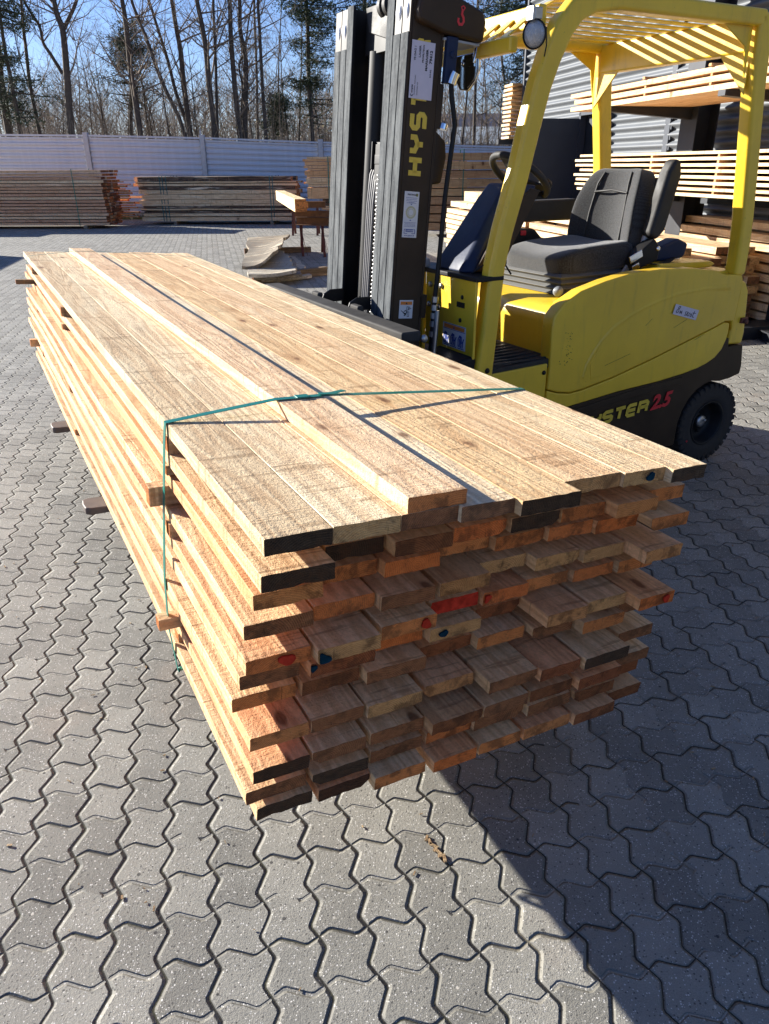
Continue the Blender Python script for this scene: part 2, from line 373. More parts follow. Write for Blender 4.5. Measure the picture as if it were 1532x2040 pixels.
def mat_fabric():
    b = NB('seat_fabric'); c = b.coord()
    wx = b.n('TexWave', wave_type='BANDS', bands_direction='Z'); b.l(c, wx.inputs[0]); wx.inputs['Scale'].default_value = 110; wx.inputs['Distortion'].default_value = 2.
    wy = b.n('TexWave', wave_type='BANDS', bands_direction='Y'); b.l(c, wy.inputs[0]); wy.inputs['Scale'].default_value = 110; wy.inputs['Distortion'].default_value = 2.
    f = b.math('MULTIPLY', wx.outputs[1], wy.outputs[1]); n1 = b.noise(c, 210, 3, .8)
    t = b.math('ADD', b.math('MULTIPLY', f, .25), b.math('MULTIPLY', n1, 1.0))
    col = b.mix(b.mr(t, .42, .80, 0, 1), (.003, .003, .0035), (.058, .060, .063))
    return b.fin(col, .95, b.bump(t, .6, .002), **{'Sheen Weight': .3})
FAB = mat_fabric()
RUB = simple('tyre_rubber', (.020, .018, .018), .8, var=.4, scale=50, bump=.6)
def mat_worn():
    b = NB('worn_mast_steel'); c = b.coord(); n1 = b.noise(b.mapping(c, (9, 9, 1.5)), 3, 5, .7); n2 = b.noise(c, 70, 4, .7)
    col = b.mix(b.ss(n1, .35, .65), (.045, .05, .055), (.12, .13, .135)); col = b.mix(b.ss(n2, .64, .78), col, (.26, .28, .29))
    return b.fin(col, b.mr(n2, .3, .7, .7, .9), b.bump(n2, .3, .002), .0, **{'Specular IOR Level': .12})
WORN = mat_worn()
STEEL = simple('bare_steel', (.42, .42, .42), .35, .9, var=.25, scale=30, bump=.2)
CHR = simple('chrome', (.75, .76, .78), .12, 1.0, var=.05)
FORK = simple('fork_steel', (.13, .105, .09), .6, .15, var=.5, scale=16, bump=.4)
GRY = simple('grey_rubber_bellows', (.105, .105, .10), .7, var=.15)
LGRY = simple('light_grey_plastic', (.36, .38, .41), .4, var=.1)
STRAP = simple('green_plastic_strap', (.006, .165, .125), .35, var=.15, scale=200)
STRAPD = simple('teal_plastic_strap', (.006, .11, .12), .35, var=.15, scale=200)
PAPER = simple('label_paper', (.62, .58, .66), .5, var=.05)
PAPW = simple('white_label', (.66, .66, .67), .45, var=.05)
INK = simple('black_ink', (.012, .012, .016), .6, var=.05)
INKB = simple('blue_ink', (.02, .05, .26), .6, var=.05)
ORL = simple('orange_label', (.72, .22, .03), .5, var=.08)
YELT = simple('yellow_lettering', (.70, .50, .05), .45, var=.15, scale=90)
REDT = simple('red_lettering', (.62, .02, .03), .45, var=.1)
LENS = simple('lamp_lens', (.36, .38, .40), .25, .3, var=.35, scale=260, bump=.8)
def mat_fence():
    b = NB('fence_sheet'); c = b.coord(); st = b.noise(b.mapping(c, (7, 1, .35)), 1.0, 4, .65); sx_ = b.n('SeparateXYZ'); b.l(c, sx_.inputs[0])
    dirt = b.math('MULTIPLY', b.math('SUBTRACT', 1., b.ss(sx_.outputs[2], .1, .9)), .45); n_ = b.noise(c, 1.1, 4)
    col = b.mix(b.ss(st, .30, .75), (.58, .60, .64), (.64, .66, .70)); col = b.mix(b.math('MULTIPLY', dirt, b.mr(n_, .3, .7, .4, 1.2)), col, (.25, .24, .20))
    return b.fin(col, .55)
FENCE = mat_fence()
FPOST = simple('galvanised_post', (.50, .50, .51), .5, .3, var=.15, scale=12)
WALLM = simple('corrugated_wall_sheet', (.130, .142, .155), .6, .0, var=.12, scale=2.2, bump=.05)
DOORM = simple('dark_blue_door_paint', (.030, .038, .055), .55, var=.12, scale=6)
RACKM = simple('dark_rack_steel', (.022, .024, .030), .5, .2, var=.25, scale=10)
BLUER = simple('blue_rack_steel', (.015, .06, .22), .5, var=.2, scale=10)
RUST = simple('rusty_red_steel', (.15, .048, .028), .75, var=.45, scale=22, bump=.5)
RUST2 = simple('rusty_beam', (.17, .070, .022), .85, var=.5, scale=14, bump=.6)
BARK = simple('bark', (.075, .058, .044), .9, var=.5, scale=9, bump=.8)
TWIG = simple('twigs', (.20, .155, .115), .9, var=.4, scale=6)
NEED = simple('needles', (.050, .070, .032), .8, var=.5, scale=3)
LEAFD = simple('dry_leaves', (.17, .13, .05), .85, var=.5, scale=5)
SOIL = simple('field_soil', (.13, .105, .065), .95, var=.4, scale=.8, bump=.5)
GRASS = simple('grass_blades', (.14, .15, .045), .8, var=.5, scale=9)
ROOFD = simple('dark_roof', (.035, .045, .085), .7, var=.25, scale=2)
ROOFG = simple('grey_corrugated_roof', (.30, .33, .33), .6, var=.3, scale=1.2)
CREAM = simple('cream_gable', (.62, .53, .38), .8, var=.1)
HILLM = simple('far_hill', (.10, .12, .15), .95, var=.25, scale=.05)
GLASS = simple('mirror_glass', (.7, .72, .75), .05, 1.0, var=.02)

def text(name, s, size, mat, M, parent, shear=0., offset=0., ex=.0004, align='LEFT', sx=1.):
    cu = bpy.data.curves.new(name, 'FONT'); cu.body = s; cu.size = size; cu.shear = shear; cu.offset = offset; cu.extrude = ex; cu.align_x = align
    cu.resolution_u = 3
    cu.materials.append(mat); o = bpy.data.objects.new(name, cu); COL.objects.link(o)
    bpy.context.view_layer.update()
    me = bpy.data.meshes.new_from_object(o.evaluated_get(bpy.context.evaluated_depsgraph_get())); bpy.data.objects.remove(o)
    o = bpy.data.objects.new(name, me); COL.objects.link(o); o.parent = parent; o.matrix_local = M @ Matrix.Diagonal((sx, 1, 1, 1)); return o

ORD = ['first','second','third','fourth','fifth','sixth','seventh','eighth','ninth','tenth','eleventh','twelfth','thirteenth','fourteenth','fifteenth','sixteenth','seventeenth','eighteenth']
Z = Vector((0, 0, 1))
# building / paving axes
WD = Vector((-.211, .977, 0)).normalized(); WN = Vector((WD.y, -WD.x, 0))      # along the wall, and to the right of it
WP = Vector((3.61, 11, 0))
def W(k, off, z): return WP + WD*k - WN*off + Z*z

# ------------------------------------------------------------------ ground, paving, hills
g = G(); g.add([(-1200,-1200,-.02),(1200,-1200,-.02),(1200,1200,-.02),(-1200,1200,-.02)], [(0,1,2,3)])
tag(g.obj('ground', SOIL), kind='structure')
g = G(); g.add([(-40,-6,0),(30,-6,0),(30,25.2,0),(-40,25.2,0)], [(0,1,2,3)])
tag(g.obj('paving', PAVE), kind='structure')
g = G(); n = 90
for i in range(n+1):
    a = -1.1 + 2.0*i/n; R_ = 420 + 40*sin(i*.7); hh = 7 + 5*sin(i*.23+1) + 2.5*sin(i*.9) + random.random()*1.5
    g.v += [(sin(a)*R_, cos(a)*R_, -1), (sin(a)*(R_+30), cos(a)*(R_+30), hh), (sin(a)*(R_+90), cos(a)*(R_+90), -1)]
for i in range(n):
    for j in (0, 1): g.f.append((i*3+j, i*3+3+j, i*3+4+j, i*3+1+j)); g.m.append(0); g.sm.append(True)
tag(g.obj('hills', HILLM), kind='structure')

# ------------------------------------------------------------------ planks
TINT = [(1,.93,.86,1),(1.04,.82,.70,1),(1.06,.74,.60,1),(.95,.86,.78,1),(1.05,.95,.84,1),(1.04,.74,.56,1),(1.08,.98,.88,1),(.84,.68,.56,1)]
def plank_mesh(name, L, w, th, wood, end, nseg=10, wane=0., bow=.004, ragged=.004, wedge=None):
    """local X runs 0..L towards the near end, Y across, Z up; origin at the far left bottom corner"""
    g = G(); c = .0016
    cs = [c, c, c, c]
    if wane: cs[random.choice((0, 1))] = wane; 
    ph = random.random()*6; vs = []; NBT = 7
    xs = [L*i/nseg for i in range(nseg+1)]
    if nseg > 5: xs = [0, .035] + xs[1:-1] + [L-.035, L]
    big = nseg > 5
    for i, x in enumerate(xs):
        end_ = i in (0, len(xs)-1)
        yy = bow*sin(ph+2.4*x); zz = bow*.35*sin(ph*2+3.1*x); wv = 1+.25*random.random() if wane else 1
        a0, a1 = cs[0]*wv, cs[1]*wv
        ring = [(a0+(w-a0-a1)*q_/NBT, 0, 1) for q_ in range(NBT+1)] + [(w, min(th*.8, a1*.8), 2), (w, th*.55, 2), (w, th-c, 2)]
        ring += [(w-c-(w-2*c)*q_/NBT, th, 3) for q_ in range(NBT+1)] + [(0, th-c, 4), (0, th*.55, 4), (0, min(th*.8, a0*.8), 4)]
        for (y, z, sd_) in ring:
            xx = x
            if end_:
                xx += random.gauss(0, ragged*.16)
                if big and sd_ == 1: z += max(0, random.gauss(-.0004, .0015)); 
                if big and sd_ in (2, 4): y += random.gauss(0, .0005)
                if big and sd_ == 3: z -= max(0, random.gauss(0, .0003))
            vs.append((xx, y+yy, z+zz))
    k = 2*(NBT+1)+6; fs = []
    for i in range(len(xs)-1):
        for j in range(k): fs.append((i*k+j, i*k+(j+1) % k, (i+1)*k+(j+1) % k, (i+1)*k+j))
    g.add(vs, fs, 0)
    if wane:
        for idx in range(len(g.m)):
            if (idx % k) in (NBT, k-1): g.m[idx] = 2
    g.add(vs[:k], [tuple(range(k))], 1); g.add(vs[-k:], [tuple(range(k))], 1)
    return g

SO = Vector((-.191, 1.035, 1.02)); Su = Vector((-.47299, .88095, .0143)).normalized()
St = Vector((.87898, .47293, -.06104)).normalized(); Sn = St.cross(Su).normalized()
if Sn.z < 0: Sn = -Sn
def SP(s, t, z): return SO - Su*s + St*t + Sn*z
ZB = [-.032,-.105,-.163,-.245,-.315,-.375,-.440,-.515,-.58,-.64,-.69]
TAB = [[(0,0),(0,.12),(0,.25),(.01,.37),(.03,.49),(-.02,.635),(-.01,.79),(.01,.91)],
[(-.01,0),(-.07,.14),(-.04,.265),(-.045,.40),(-.04,.53),(-.04,.66),(-.01,.79),(-.05,.92)],
[(-.05,0),(-.09,.14),(-.07,.265),(-.10,.40),(-.08,.53),(-.07,.66),(-.06,.79),(-.02,.92)],
[(-.09,-.01),(-.10,.13),(-.08,.265),(-.08,.40),(-.12,.53),(-.09,.66),(-.08,.79),(-.02,.92)],
[(-.08,-.01),(-.06,.125),(-.08,.27),(-.12,.41),(-.11,.54),(-.12,.67),(-.11,.80),(-.10,.93)],
[(-.12,-.01),(-.10,.125),(-.13,.28),(-.11,.41),(-.14,.55),(-.05,.68),(-.06,.81),(-.02,.94)],
[(-.14,-.02),(-.13,.12),(-.11,.26),(-.14,.41),(-.12,.55),(-.10,.69),(-.07,.82),(-.10,.96)],
[(-.10,0),(-.10,.13),(-.09,.26),(-.10,.40),(-.05,.54),(-.04,.68),(-.03,.81),(-.08,.96)],
[(-.08,0),(-.08,.13),(-.08,.26),(-.05,.40),(-.05,.54),(-.05,.67),(-.04,.81),(-.07,.96)],
[(-.09,-.01),(-.08,.13),(-.09,.27),(-.09,.41),(-.08,.54),(-.07,.69),(-.06,.83),(-.10,.97)],
[(-.09,.01),(-.08,.14),(-.06,.27),(-.05,.41),(-.05,.54),(-.05,.67),(-.04,.82),(-.07,.96)]]
ENDC = ['ktbbkttk','kkbokoto','tooooooo','bobttttt','ototoooo','bbotbtto','obbbobob','tbttbbkb','kbbbbbbb','bkbobbbb','kkoootbb']
WANE = {(1,1):.014,(1,3):.012,(1,4):.016,(3,4):.012,(3,5):.014,(5,4):.016,(7,4):.018,(8,1):.014,(8,3):.012,(9,1):.016,(9,4):.014,(10,1):.016,(4,3):.01,(6,5):.012,(2,7):.012,(7,3):.014,(9,6):.014,(6,7):.016,(7,5):.014,(2,4):.01}
COLW = {'k': 'black', 'b': 'brown', 't': 'tan', 'o': 'russet'}
OL = ['top','second','third','fourth','fifth','sixth','seventh','eighth','ninth','tenth','bottom']
PAINT = {(0,6):('b',.62,.5,.014),(4,0):('r',.62,.5,.020),(4,1):('b',.08,.35,.018),(4,2):('r',.80,.5,.016),(5,3):('b',.24,.5,.013),(5,7):('r',.72,.55,.014),(1,5):('k',.62,.5,.016),(3,0):('k',.88,.6,.013),(4,4):('r',.06,.6,.014),(2,2):('k',.03,.5,.010),(5,1):('b',.05,.8,.012)}
nL = 4.3
for li, row in enumerate(TAB):
    for bi, (s, t) in enumerate(row):
        tn = row[bi+1][1] if bi < 7 else t + (.105 if li == 0 else .127)
        w_ = (tn - t) - (.0014 if li == 0 else random.uniform(.004, .012)); th = .0325 if li else .032
        far = -4.3 + (random.uniform(-.03, .03) if li == 0 else random.uniform(-.10, .06))
        if li == 0: far = [-4.30,-4.31,-4.28,-4.28,-4.27,-4.31,-4.27,-4.30][bi]
        L = s - far; e = ENDC[li][bi]
        em = END[e] if (li, bi) != (4, 3) else REDP
        wn_ = WANE.get((li, bi), 0)
        g = plank_mesh('plank', L, w_, th, WOOD, em, wane=wn_, bow=.0004 if li == 0 else .003, ragged=.0045)
        o = g.obj('plank', [WOOD, em, BARK_EDGE])
        o.matrix_world = frame(-Su, St, Sn, SP(far, t+.001, ZB[li]+(random.uniform(-.001, .001) if li else random.uniform(-.0002, .0002))))
        c_ = random.choice(TINT); o.color = (c_[0]*1.0, c_[1]*.92, c_[2]*.82, 1)
        if li == 0: o.color = [(.86,.81,.72,1),(1.0,.99,.93,1),(1.0,.90,.82,1),(1.08,1.08,1.05,1),(.98,.84,.66,1),(1.02,.88,.74,1),(1.05,.97,.84,1),(1.10,1.07,.98,1)][bi]
        pos = ['leftmost'] + [x + ' from left' for x in ORD[1:7]] + ['rightmost']
        tag(o, "sawn plank with %s end, %s in the %s layer of the near stack" % ('red' if em is REDP else COLW[e], pos[bi], OL[li]), 'plank', 'planks of the near strapped stack')
        if (li, bi) in PAINT and PAINT[(li, bi)][0] != 'k':
            c, fy, fz, r = PAINT[(li, bi)]; g2 = G(); nn = 14; vs = []
            for j in range(nn):
                a = 2*pi*j/nn; q = r*.72*(.85+.16*sin(2*a+li*2.1+bi)+.12*sin(3*a+bi*1.7)+.05*random.random())
                vs.append((L+.0062, min(w_-.003, max(.003, fy*w_+cos(a)*q*1.2)), min(th-.002, max(.002, fz*th+sin(a)*q))))
            g2.add(vs + [(v[0]-.004, v[1], v[2]) for v in vs], [tuple(range(nn))]+[(j, (j+1) % nn, nn+(j+1) % nn, nn+j) for j in range(nn)])
            g2.obj('spray_mark', {'r': REDP, 'b': BLUEP, 'k': END['k']}[c], o)
# the loose plank on top
g = plank_mesh('plank', 4.235, .123, .030, WOOD, END['o'], bow=.002)
o = g.obj('plank', [WOOD, END['o'], BARK_EDGE]); o.matrix_world = frame(-Su, St, Sn, SP(-4.235, .262, .0008)); o.color = (1.03, .91, .82, 1)
tag(o, "single pinkish plank lying raised on top of the near strapped stack", 'plank', 'planks of the near strapped stack')

# stickers between the layers
def sticker(s, li, out, zc, th, w_=.035, nm=None, right=0.0, mat=None):
    g = G(); L = 1.09 + out + right; g.box(0, L, 0, w_, 0, th, 0)
    for j in (3, 5): g.m[j] = 1
    o = g.obj('sticker', [mat or WOOD, END['o'] if not mat else END['b']], bevel=.0015)
    o.matrix_world = frame(St, Su, Sn, SP(s, -out, zc)); o.color = (.88, .74, .60, 1)
    tag(o, nm, 'sticker', 'stickers between the layers of the near stack'); return o
ST = [(-.62, 'near'), (-2.42, 'middle'), (-3.80, 'far')]
OUT = {(0,0):.0,(1,0):.005,(2,0):.045,(3,0):.012,(6,0):0,(7,0):.05,(8,0):0,(0,1):.012,(1,1):.012,(3,1):.0,(5,1):.01,(6,1):.0,(8,1):.01,(0,2):.0,(1,2):.09,(3,2):0,(4,2):0,(6,2):.06,(7,2):.0}
for (li, si), out in OUT.items():
    top = ZB[li]; bot = ZB[li+1] + .0325; th = top - bot
    if th < .012: continue
    s, nm = ST[si]
    sticker(s - .02*((li*7) % 3) + (0 if si else 0), li, out, bot+.0005, th-.001, .038,
            "small square sticker at the %s end row, below the %s layer of the near stack" % (nm, OL[li]) if si != 1 else "small square sticker midway along, below the %s layer of the near stack" % OL[li],
            mat=WOODO if (li, si) == (1, 2) else None)

# straps round the stack
def strap(s, wd, mat, lab, side_dx=.0, tail=False):
    g = G(); th = .0016
    pts = [(-.004,-.70),(-.022,-.55),(-.024,-.40),(-.016,-.22),(-.006,-.05),(-.0015,.0015),(.262,.0325),(.386,.0325),(1.012,.0015),(1.085,-.08),(1.092,-.69),(.0,-.695),(-.004,-.70)]
    P = [SP(s + side_dx*max(0, -z), t, z) for t, z in pts]
    cen = SP(s, .5, -.3); vs = []
    for i, p in enumerate(P):
        od = (p - cen); od -= Su*od.dot(Su); od.normalize()
        vs += [p+Su*wd/2, p-Su*wd/2, p-Su*wd/2+od*th, p+Su*wd/2+od*th]
    fs = [(i*4+j, i*4+(j+1) % 4, (i+1)*4+(j+1) % 4, (i+1)*4+j) for i in range(len(P)-1) for j in range(4)]
    g.add(vs, fs); o = g.obj('strap', mat)
    if tail:
        g = G(); g.ribbon([(0,0),(.035,-.004),(.075,.012)], wd*.9, frame(St, Su, (Sn+St*.10).normalized(), SP(s-.004,.375,.036))); g.obj('loose_tail', mat, o)
        g = G(); g.obox(SP(s,.33,.0345), St*.034, Su*wd*1.25, Sn*.004); g.obj('seal', mat, o, bevel=.001)
    return tag(o, lab, 'strap')
strap(-.635, .019, STRAP, "wide green plastic strap crossing the near end of the near plank stack", -.05, True)
strap(-4.02, .006, STRAP, "thin green plastic strap crossing the far end of the near plank stack", .02)

# ------------------------------------------------------------------ other timber piles
def pile(M, L, rows, cols, th, wd, gap, mats, lab, grp, jit=.05, cat='plank', name='plank', endk='o', colors=None, jitx=None, front=None, rowname=None, skip=()):
    """M: X along, Y depth (away from viewer side), Z up. one object per board"""
    for r in range(rows):
        z = r*(th+gap)
        for c in range(cols):
            if (r, c) in skip: continue
            a = random.uniform(-jit, jit); b = random.uniform(-jit, jit)
            t_ = th*random.uniform(.92, 1.0)
            g = plank_mesh(name, L+a-b, wd-.006, t_, None, None, nseg=4, bow=.004, ragged=.003)
            wm = random.choice(mats); em = END[random.choice(endk)]
            o = g.obj(name, [wm, em, BARK_EDGE]); o.matrix_world = M @ Matrix.Translation((b, c*wd+random.uniform(-.006, .006), z))
            o.color = random.choice(colors or TINT)
            rn = rows-1-r
            rt = 'top' if rn == 0 else ('bottom' if rn == rows-1 else ORD[rn])
            ct = ['front','second','third','fourth','fifth','sixth','rearmost'][c] if cols > 1 else 'only'
            if cols > 1 and c == cols-1: ct = 'rear'
            tag(o, lab % ((rt, ct) if cols > 1 else rt), cat, grp)
def straps(M, L, H_, D, xs, mat, lab, w_=.02):
    for i, x in enumerate(xs):
        g = G(); e = .008; q = [(-e,-e),(-e,H_+e),(D+e,H_+e),(D+e,-e),(-e,-e)]
        for a, b in zip(q[:-1], q[1:]):
            g.bar((x, a[0], a[1]), (x, b[0], b[1]), w_, .002, up=(0, .7, .7)) if False else g.box(x-w_/2, x+w_/2, min(a[0], b[0])-.001, max(a[0], b[0])+.001, min(a[1], b[1])-.001, max(a[1], b[1])+.001)
        o = g.obj('strap', mat); o.matrix_world = M; tag(o, lab[i] if isinstance(lab, (list, tuple)) else lab, 'strap')

X1 = Vector((1, 0, 0)); Y1 = Vector((0, 1, 0))
# left bundle by the fence (front face faces the camera)
pl = gz(218, 456); Xl = Vector((1, -.035, 0)).normalized(); Yl = Z.cross(Xl)
M = frame(Xl, Yl, Z, pl - Xl*5.0 + Z*.09)
pile(M, 5.0, 17, 4, .066, .30, .0165, [WOOD], "brown sawn board, %s layer, %s row of the left bundle by the fence", 'boards of the left fence bundle', jit=.05, endk='ob', colors=[(.78,.58,.52,1),(.86,.68,.60,1),(.95,.80,.72,1),(.80,.60,.54,1),(1.02,.94,.86,1)])
straps(M, 5, 1.41, 1.2, [5.0-.80], STRAP, "thin green strap standing round the left fence bundle")
for i, x in enumerate((.5, 4.3)):
    g = G(); g.box(x, x+.09, -.03, 1.25, -.088, -.004); o = g.obj('bearer', WOODO); o.matrix_world = M
    tag(o, ["squared timber bearer under the hidden left part of the left fence bundle", "short squared timber bearer under the strap of the left fence bundle"][i], 'bearer')
# loose ends sticking out of the left bundle on its right side
for i in range(16):
    zz = 1.06-.062*i; yy = random.uniform(.25, 1.15); L = random.uniform(.15, .55)*(1-.35*zz)
    g = plank_mesh('plank', 1.6+L, random.uniform(.09, .2), random.choice((.03, .05)), None, None, nseg=2); o = g.obj('plank', [WOOD, END['o'], BARK_EDGE])
    o.matrix_world = M @ Matrix.Translation((3.4, 1.2+yy*.4-.35+i*.012, zz)); o.color = (.95, .62, .42, 1)
    tag(o, "orange board end jutting out right of the left fence bundle, %s from the top" % ORD[i], 'plank', 'jutting board ends of the left fence bundle')
# middle bundle: rough slabs with bark
pm = gz(287, 448); pr_ = gz(590, 447); Xm = (pr_-pm).normalized(); Ym = Z.cross(Xm)
M = frame(Xm, Ym, Z, pm + Z*.10); Lm = (pr_-pm).length
hts = [.10,.09,.05,.055,.06,.045,.10,.13,.10,.085,.055,.05,.11]
z = 0; hts = [q_*1.12 for q_ in hts]
for r, h_ in enumerate(hts):
    for c in range(3):
        a = random.uniform(-.15, .10); L = Lm + a + random.uniform(-.1, .1); g = plank_mesh('plank', L, .36, h_*.93, None, None, nseg=8, wane=(.02 if r % 2 else 0), bow=.012, ragged=.01)
        barky = (r in (12, 9, 4) and c == 0) or random.random() < .12
        o = g.obj('plank', [BARK_EDGE if barky else WOOD, END['o'], BARK_EDGE]); o.matrix_world = M @ Matrix.Translation((-a*.5 - (.28 if r > 9 and c == 1 else 0), c*.38, z)); o.color = (1.0, .96, .86, 1) if not barky else (1, 1, 1, 1)
        tag(o, "%s, %s layer, %s row of the middle slab bundle by the fence" % ('dark slab with bark' if barky else 'pale rough slab', 'top' if r == 12 else ('bottom' if r == 0 else ORD[12-r]), ['front','middle','rear'][c]), 'plank', 'slabs of the middle fence bundle')
    z += h_ + .003
straps(M, Lm, z+.004, 1.14, [.62, .70, .80], STRAPD, ["teal strap, left one of three close together round the middle slab bundle","teal strap, middle one of three close together round the middle slab bundle","teal strap, right one of three close together round the middle slab bundle"], .022)
straps(M, Lm, z+.004, 1.14, [Lm-.70, Lm-.62], STRAPD, ["teal strap, left one of the pair at the right end of the middle slab bundle","teal strap, right one of the pair at the right end of the middle slab bundle"], .022)
for i, x in enumerate((.9, Lm-.75)):
    g = G(); g.box(x, x+.09, -.03, 1.2, -.098, -.004); o = g.obj('bearer', WOODO); o.matrix_world = M
    tag(o, "squared bearer under the %s end of the middle slab bundle" % ['left','right'][i], 'bearer')
for i, (xx, zz, c) in enumerate([(-.42,.62,1),(-.30,.93,0),(-.48,.45,0),(-.22,.78,1),(-.2,.55,0)]):
    g = plank_mesh('plank', 1.2, .16, .05+.03*(i % 2), None, None, nseg=2); o = g.obj('plank', [WOOD, END['o'], BARK_EDGE]); o.matrix_world = M @ Matrix.Translation((xx, .30+.12*i, zz)); o.color = (1.1,1.05,1,1) if c and i == 0 else (.98,.66,.42,1)
    tag(o, ["white board end jutting out left of the middle slab bundle","orange board end, topmost of those jutting left of the middle slab bundle","brown board end, lowest of those jutting left of the middle slab bundle","orange splintered board end just above the white one left of the middle bundle","orange board end just below the white one left of the middle bundle"][i], 'plank')
# tall bundle at the fence behind the mast
pt = atY(604, 300, 22.2); M = frame(Vector((1,-.02,0)).normalized(), Y1, Z, Vector((pt.x, 22.2, .12)))
hts = [.05,.05,.05,.05,.05,.05,.05,.05,.06,.05,.05,.30,.06,.05,.11,.05,.12,.05,.06,.10,.06,.05]; z = 0
for r, h_ in enumerate(hts):
    x0 = random.uniform(-.14, .10) if r > 10 else random.uniform(.45, .6)
    if r == 11: x0 = .06
    for c in range(2):
        g = plank_mesh('plank', 4.4, .34, h_*.94, None, None, nseg=3, bow=.01, ragged=.01); o = g.obj('plank', [WOOD if r not in (8, 9, 10) else BARK_EDGE, END['o'], BARK_EDGE]); o.matrix_world = M @ Matrix.Translation((x0+.09*c*(random.random()-.8), c*.36, z)); o.color = random.choice([(.98,.76,.58,1),(.85,.62,.45,1),(1,.9,.78,1)])
        rn = len(hts)-1-r
        tag(o, "sawn board, %s layer, %s row of the tall bundle behind the mast" % ('top' if rn == 0 else ('bottom' if rn == len(hts)-1 else ORD[rn] if rn < 18 else ['fourth lowest','third lowest','second lowest'][rn-18]), ['front','rear'][c]), 'plank', 'boards of the tall fence bundle')
    z += h_ + .004
straps(M, 4, z, .72, [.66], STRAP, "green strap round the tall bundle at the fence behind the mast", .025)
# bundle on the right part of the fence, seen behind the steering wheel
p0 = atY(868, 300, 18.8); p1 = atY(1004, 300, 18.8); M = frame(X1, Y1, Z, Vector((p0.x-.3, 18.8, .15)))
pile(M, p1.x-p0.x+.35, 9, 2, .165, .45, .022, [WOOD], "broad board, %s layer, %s row of the fence bundle behind the steering wheel", 'boards of the bundle behind the steering wheel', jit=.03, endk='b', colors=[(.66,.52,.40,1),(.75,.6,.45,1),(.6,.44,.34,1)])
straps(M, 2, 1.72, .9, [.95], STRAP, "green strap on the fence bundle behind the steering wheel", .02)

# long low stack B beside the building (left side sunlit, near ends towards the camera)
B0 = Vector((2.913, 7.498, 0)); Bd = -WD   # towards the camera
M = frame(-Bd, -WN, Z, B0)  # X away from camera, Y to the left... flipped below
M = frame(Bd, Z.cross(Bd), Z, B0 - Bd*8.0 + Z*.10)
Yb = Z.cross(Bd)            # points right
if Yb.dot(WN) < 0: raise SystemExit('axis')
colsB = [(1.0,.96,.90,1),(.92,.86,.78,1),(1.08,1.05,1.0,1),(.84,.76,.68,1)]
pile(M @ Matrix.Translation((4.1,0,0)), 3.85, 8, 6, .072, .142, .018, [WOOD], "squared beam, %s layer, %s row, near half of the long stack", 'beams of the long stack, near half', jit=.10, cat='timber', name='squared_timber', endk='bbt', colors=colsB, skip=[(7,1),(7,2)])
pile(M, 3.95, 8, 3, .072, .142, .018, [WOOD], "squared beam, %s layer, %s row, far half of the long stack", 'beams of the long stack, far half', jit=.10, cat='timber', name='squared_timber', endk='bt', colors=colsB)
# second stack further right
M2 = frame(Bd, Yb, Z, B0 + Yb*.95 - Bd*3.2 + Z*.10)
pile(M2, 3.75, 10, 6, .072, .142, .020, [WOOD], "squared beam, %s layer, %s row of the stack behind the rear post", 'beams of the right stack', jit=.14, cat='timber', name='squared_timber', endk='bbto', colors=colsB, skip=[(9,0),(9,3),(9,4),(8,3)])
# loose beams lying on the far half
for i, (x, y, z, L, wd, th, rz) in enumerate([(.1,.05,.74,3.2,.30,.09,.00),(.3,.25,.835,2.3,.28,.17,.06),(3.4,.15,.74,3.0,.4,.05,-.03)]):
    g = plank_mesh('squared_timber', L, wd, th, None, None, nseg=3); o = g.obj('squared_timber', [WOOD, END['b'], BARK_EDGE]); o.matrix_world = M @ Matrix.Translation((x, y, z)) @ Matrix.Rotation(rz, 4, 'Z'); o.color = colsB[i]
    tag(o, ["wide flat plank lying on the far half of the long stack","thick grey beam lying on top of the long stack behind the front cowl","broad sunlit board lying on the long stack behind the steering wheel"][i], 'timber')
for i, (x, y, rz) in enumerate([(4.3,.9,.2),(5.2,.75,0),(4.5,.5,.9)]):
    g = G(); g.box(0, .09, 0, [.09,.30,.08][i], 0, [.26,.22,.16][i]); o = g.obj('timber_offcut', WOOD, bevel=.003); o.matrix_world = M @ Matrix.Translation((x, y, .80)) @ Matrix.Rotation(rz, 4, 'Z'); o.color = (.9,.68,.5,1)
    tag(o, ["small upright offcut standing on the long stack right of the steering wheel","broad upright brown offcut standing on the long stack beside the seat","short leaning offcut on the long stack right of the steering wheel"][i], 'offcut')
# bearers
for i, x in enumerate((1.0, 3.0, 5.2, 7.4)):
    g = G(); g.box(x, x+.1, -.02, 1.0, -.098, -.003); o = g.obj('bearer', WOODO); o.matrix_world = M
    tag(o, "squared bearer under the long stack beyond the truck, %s from its far end" % ORD[i], 'bearer')
# steel rail on the paving
a = gz(1470, 655); d_ = (gz(1575, 702)-a).normalized(); g = G(); L = 3.2; s_ = d_.cross(Z)
for z0, z1, w2 in ((0, .012, .05), (.012, .088, .005), (.088, .10, .05)): g.obox(Vector((0,0,(z0+z1)/2)) + d_*(L/2-1.0), d_*L, s_*w2*2, Z*(z1-z0))
o = g.obj('steel_rail', RACKM); o.location = a; tag(o, "long dark steel rail lying on the paving behind the truck", 'steel rail')

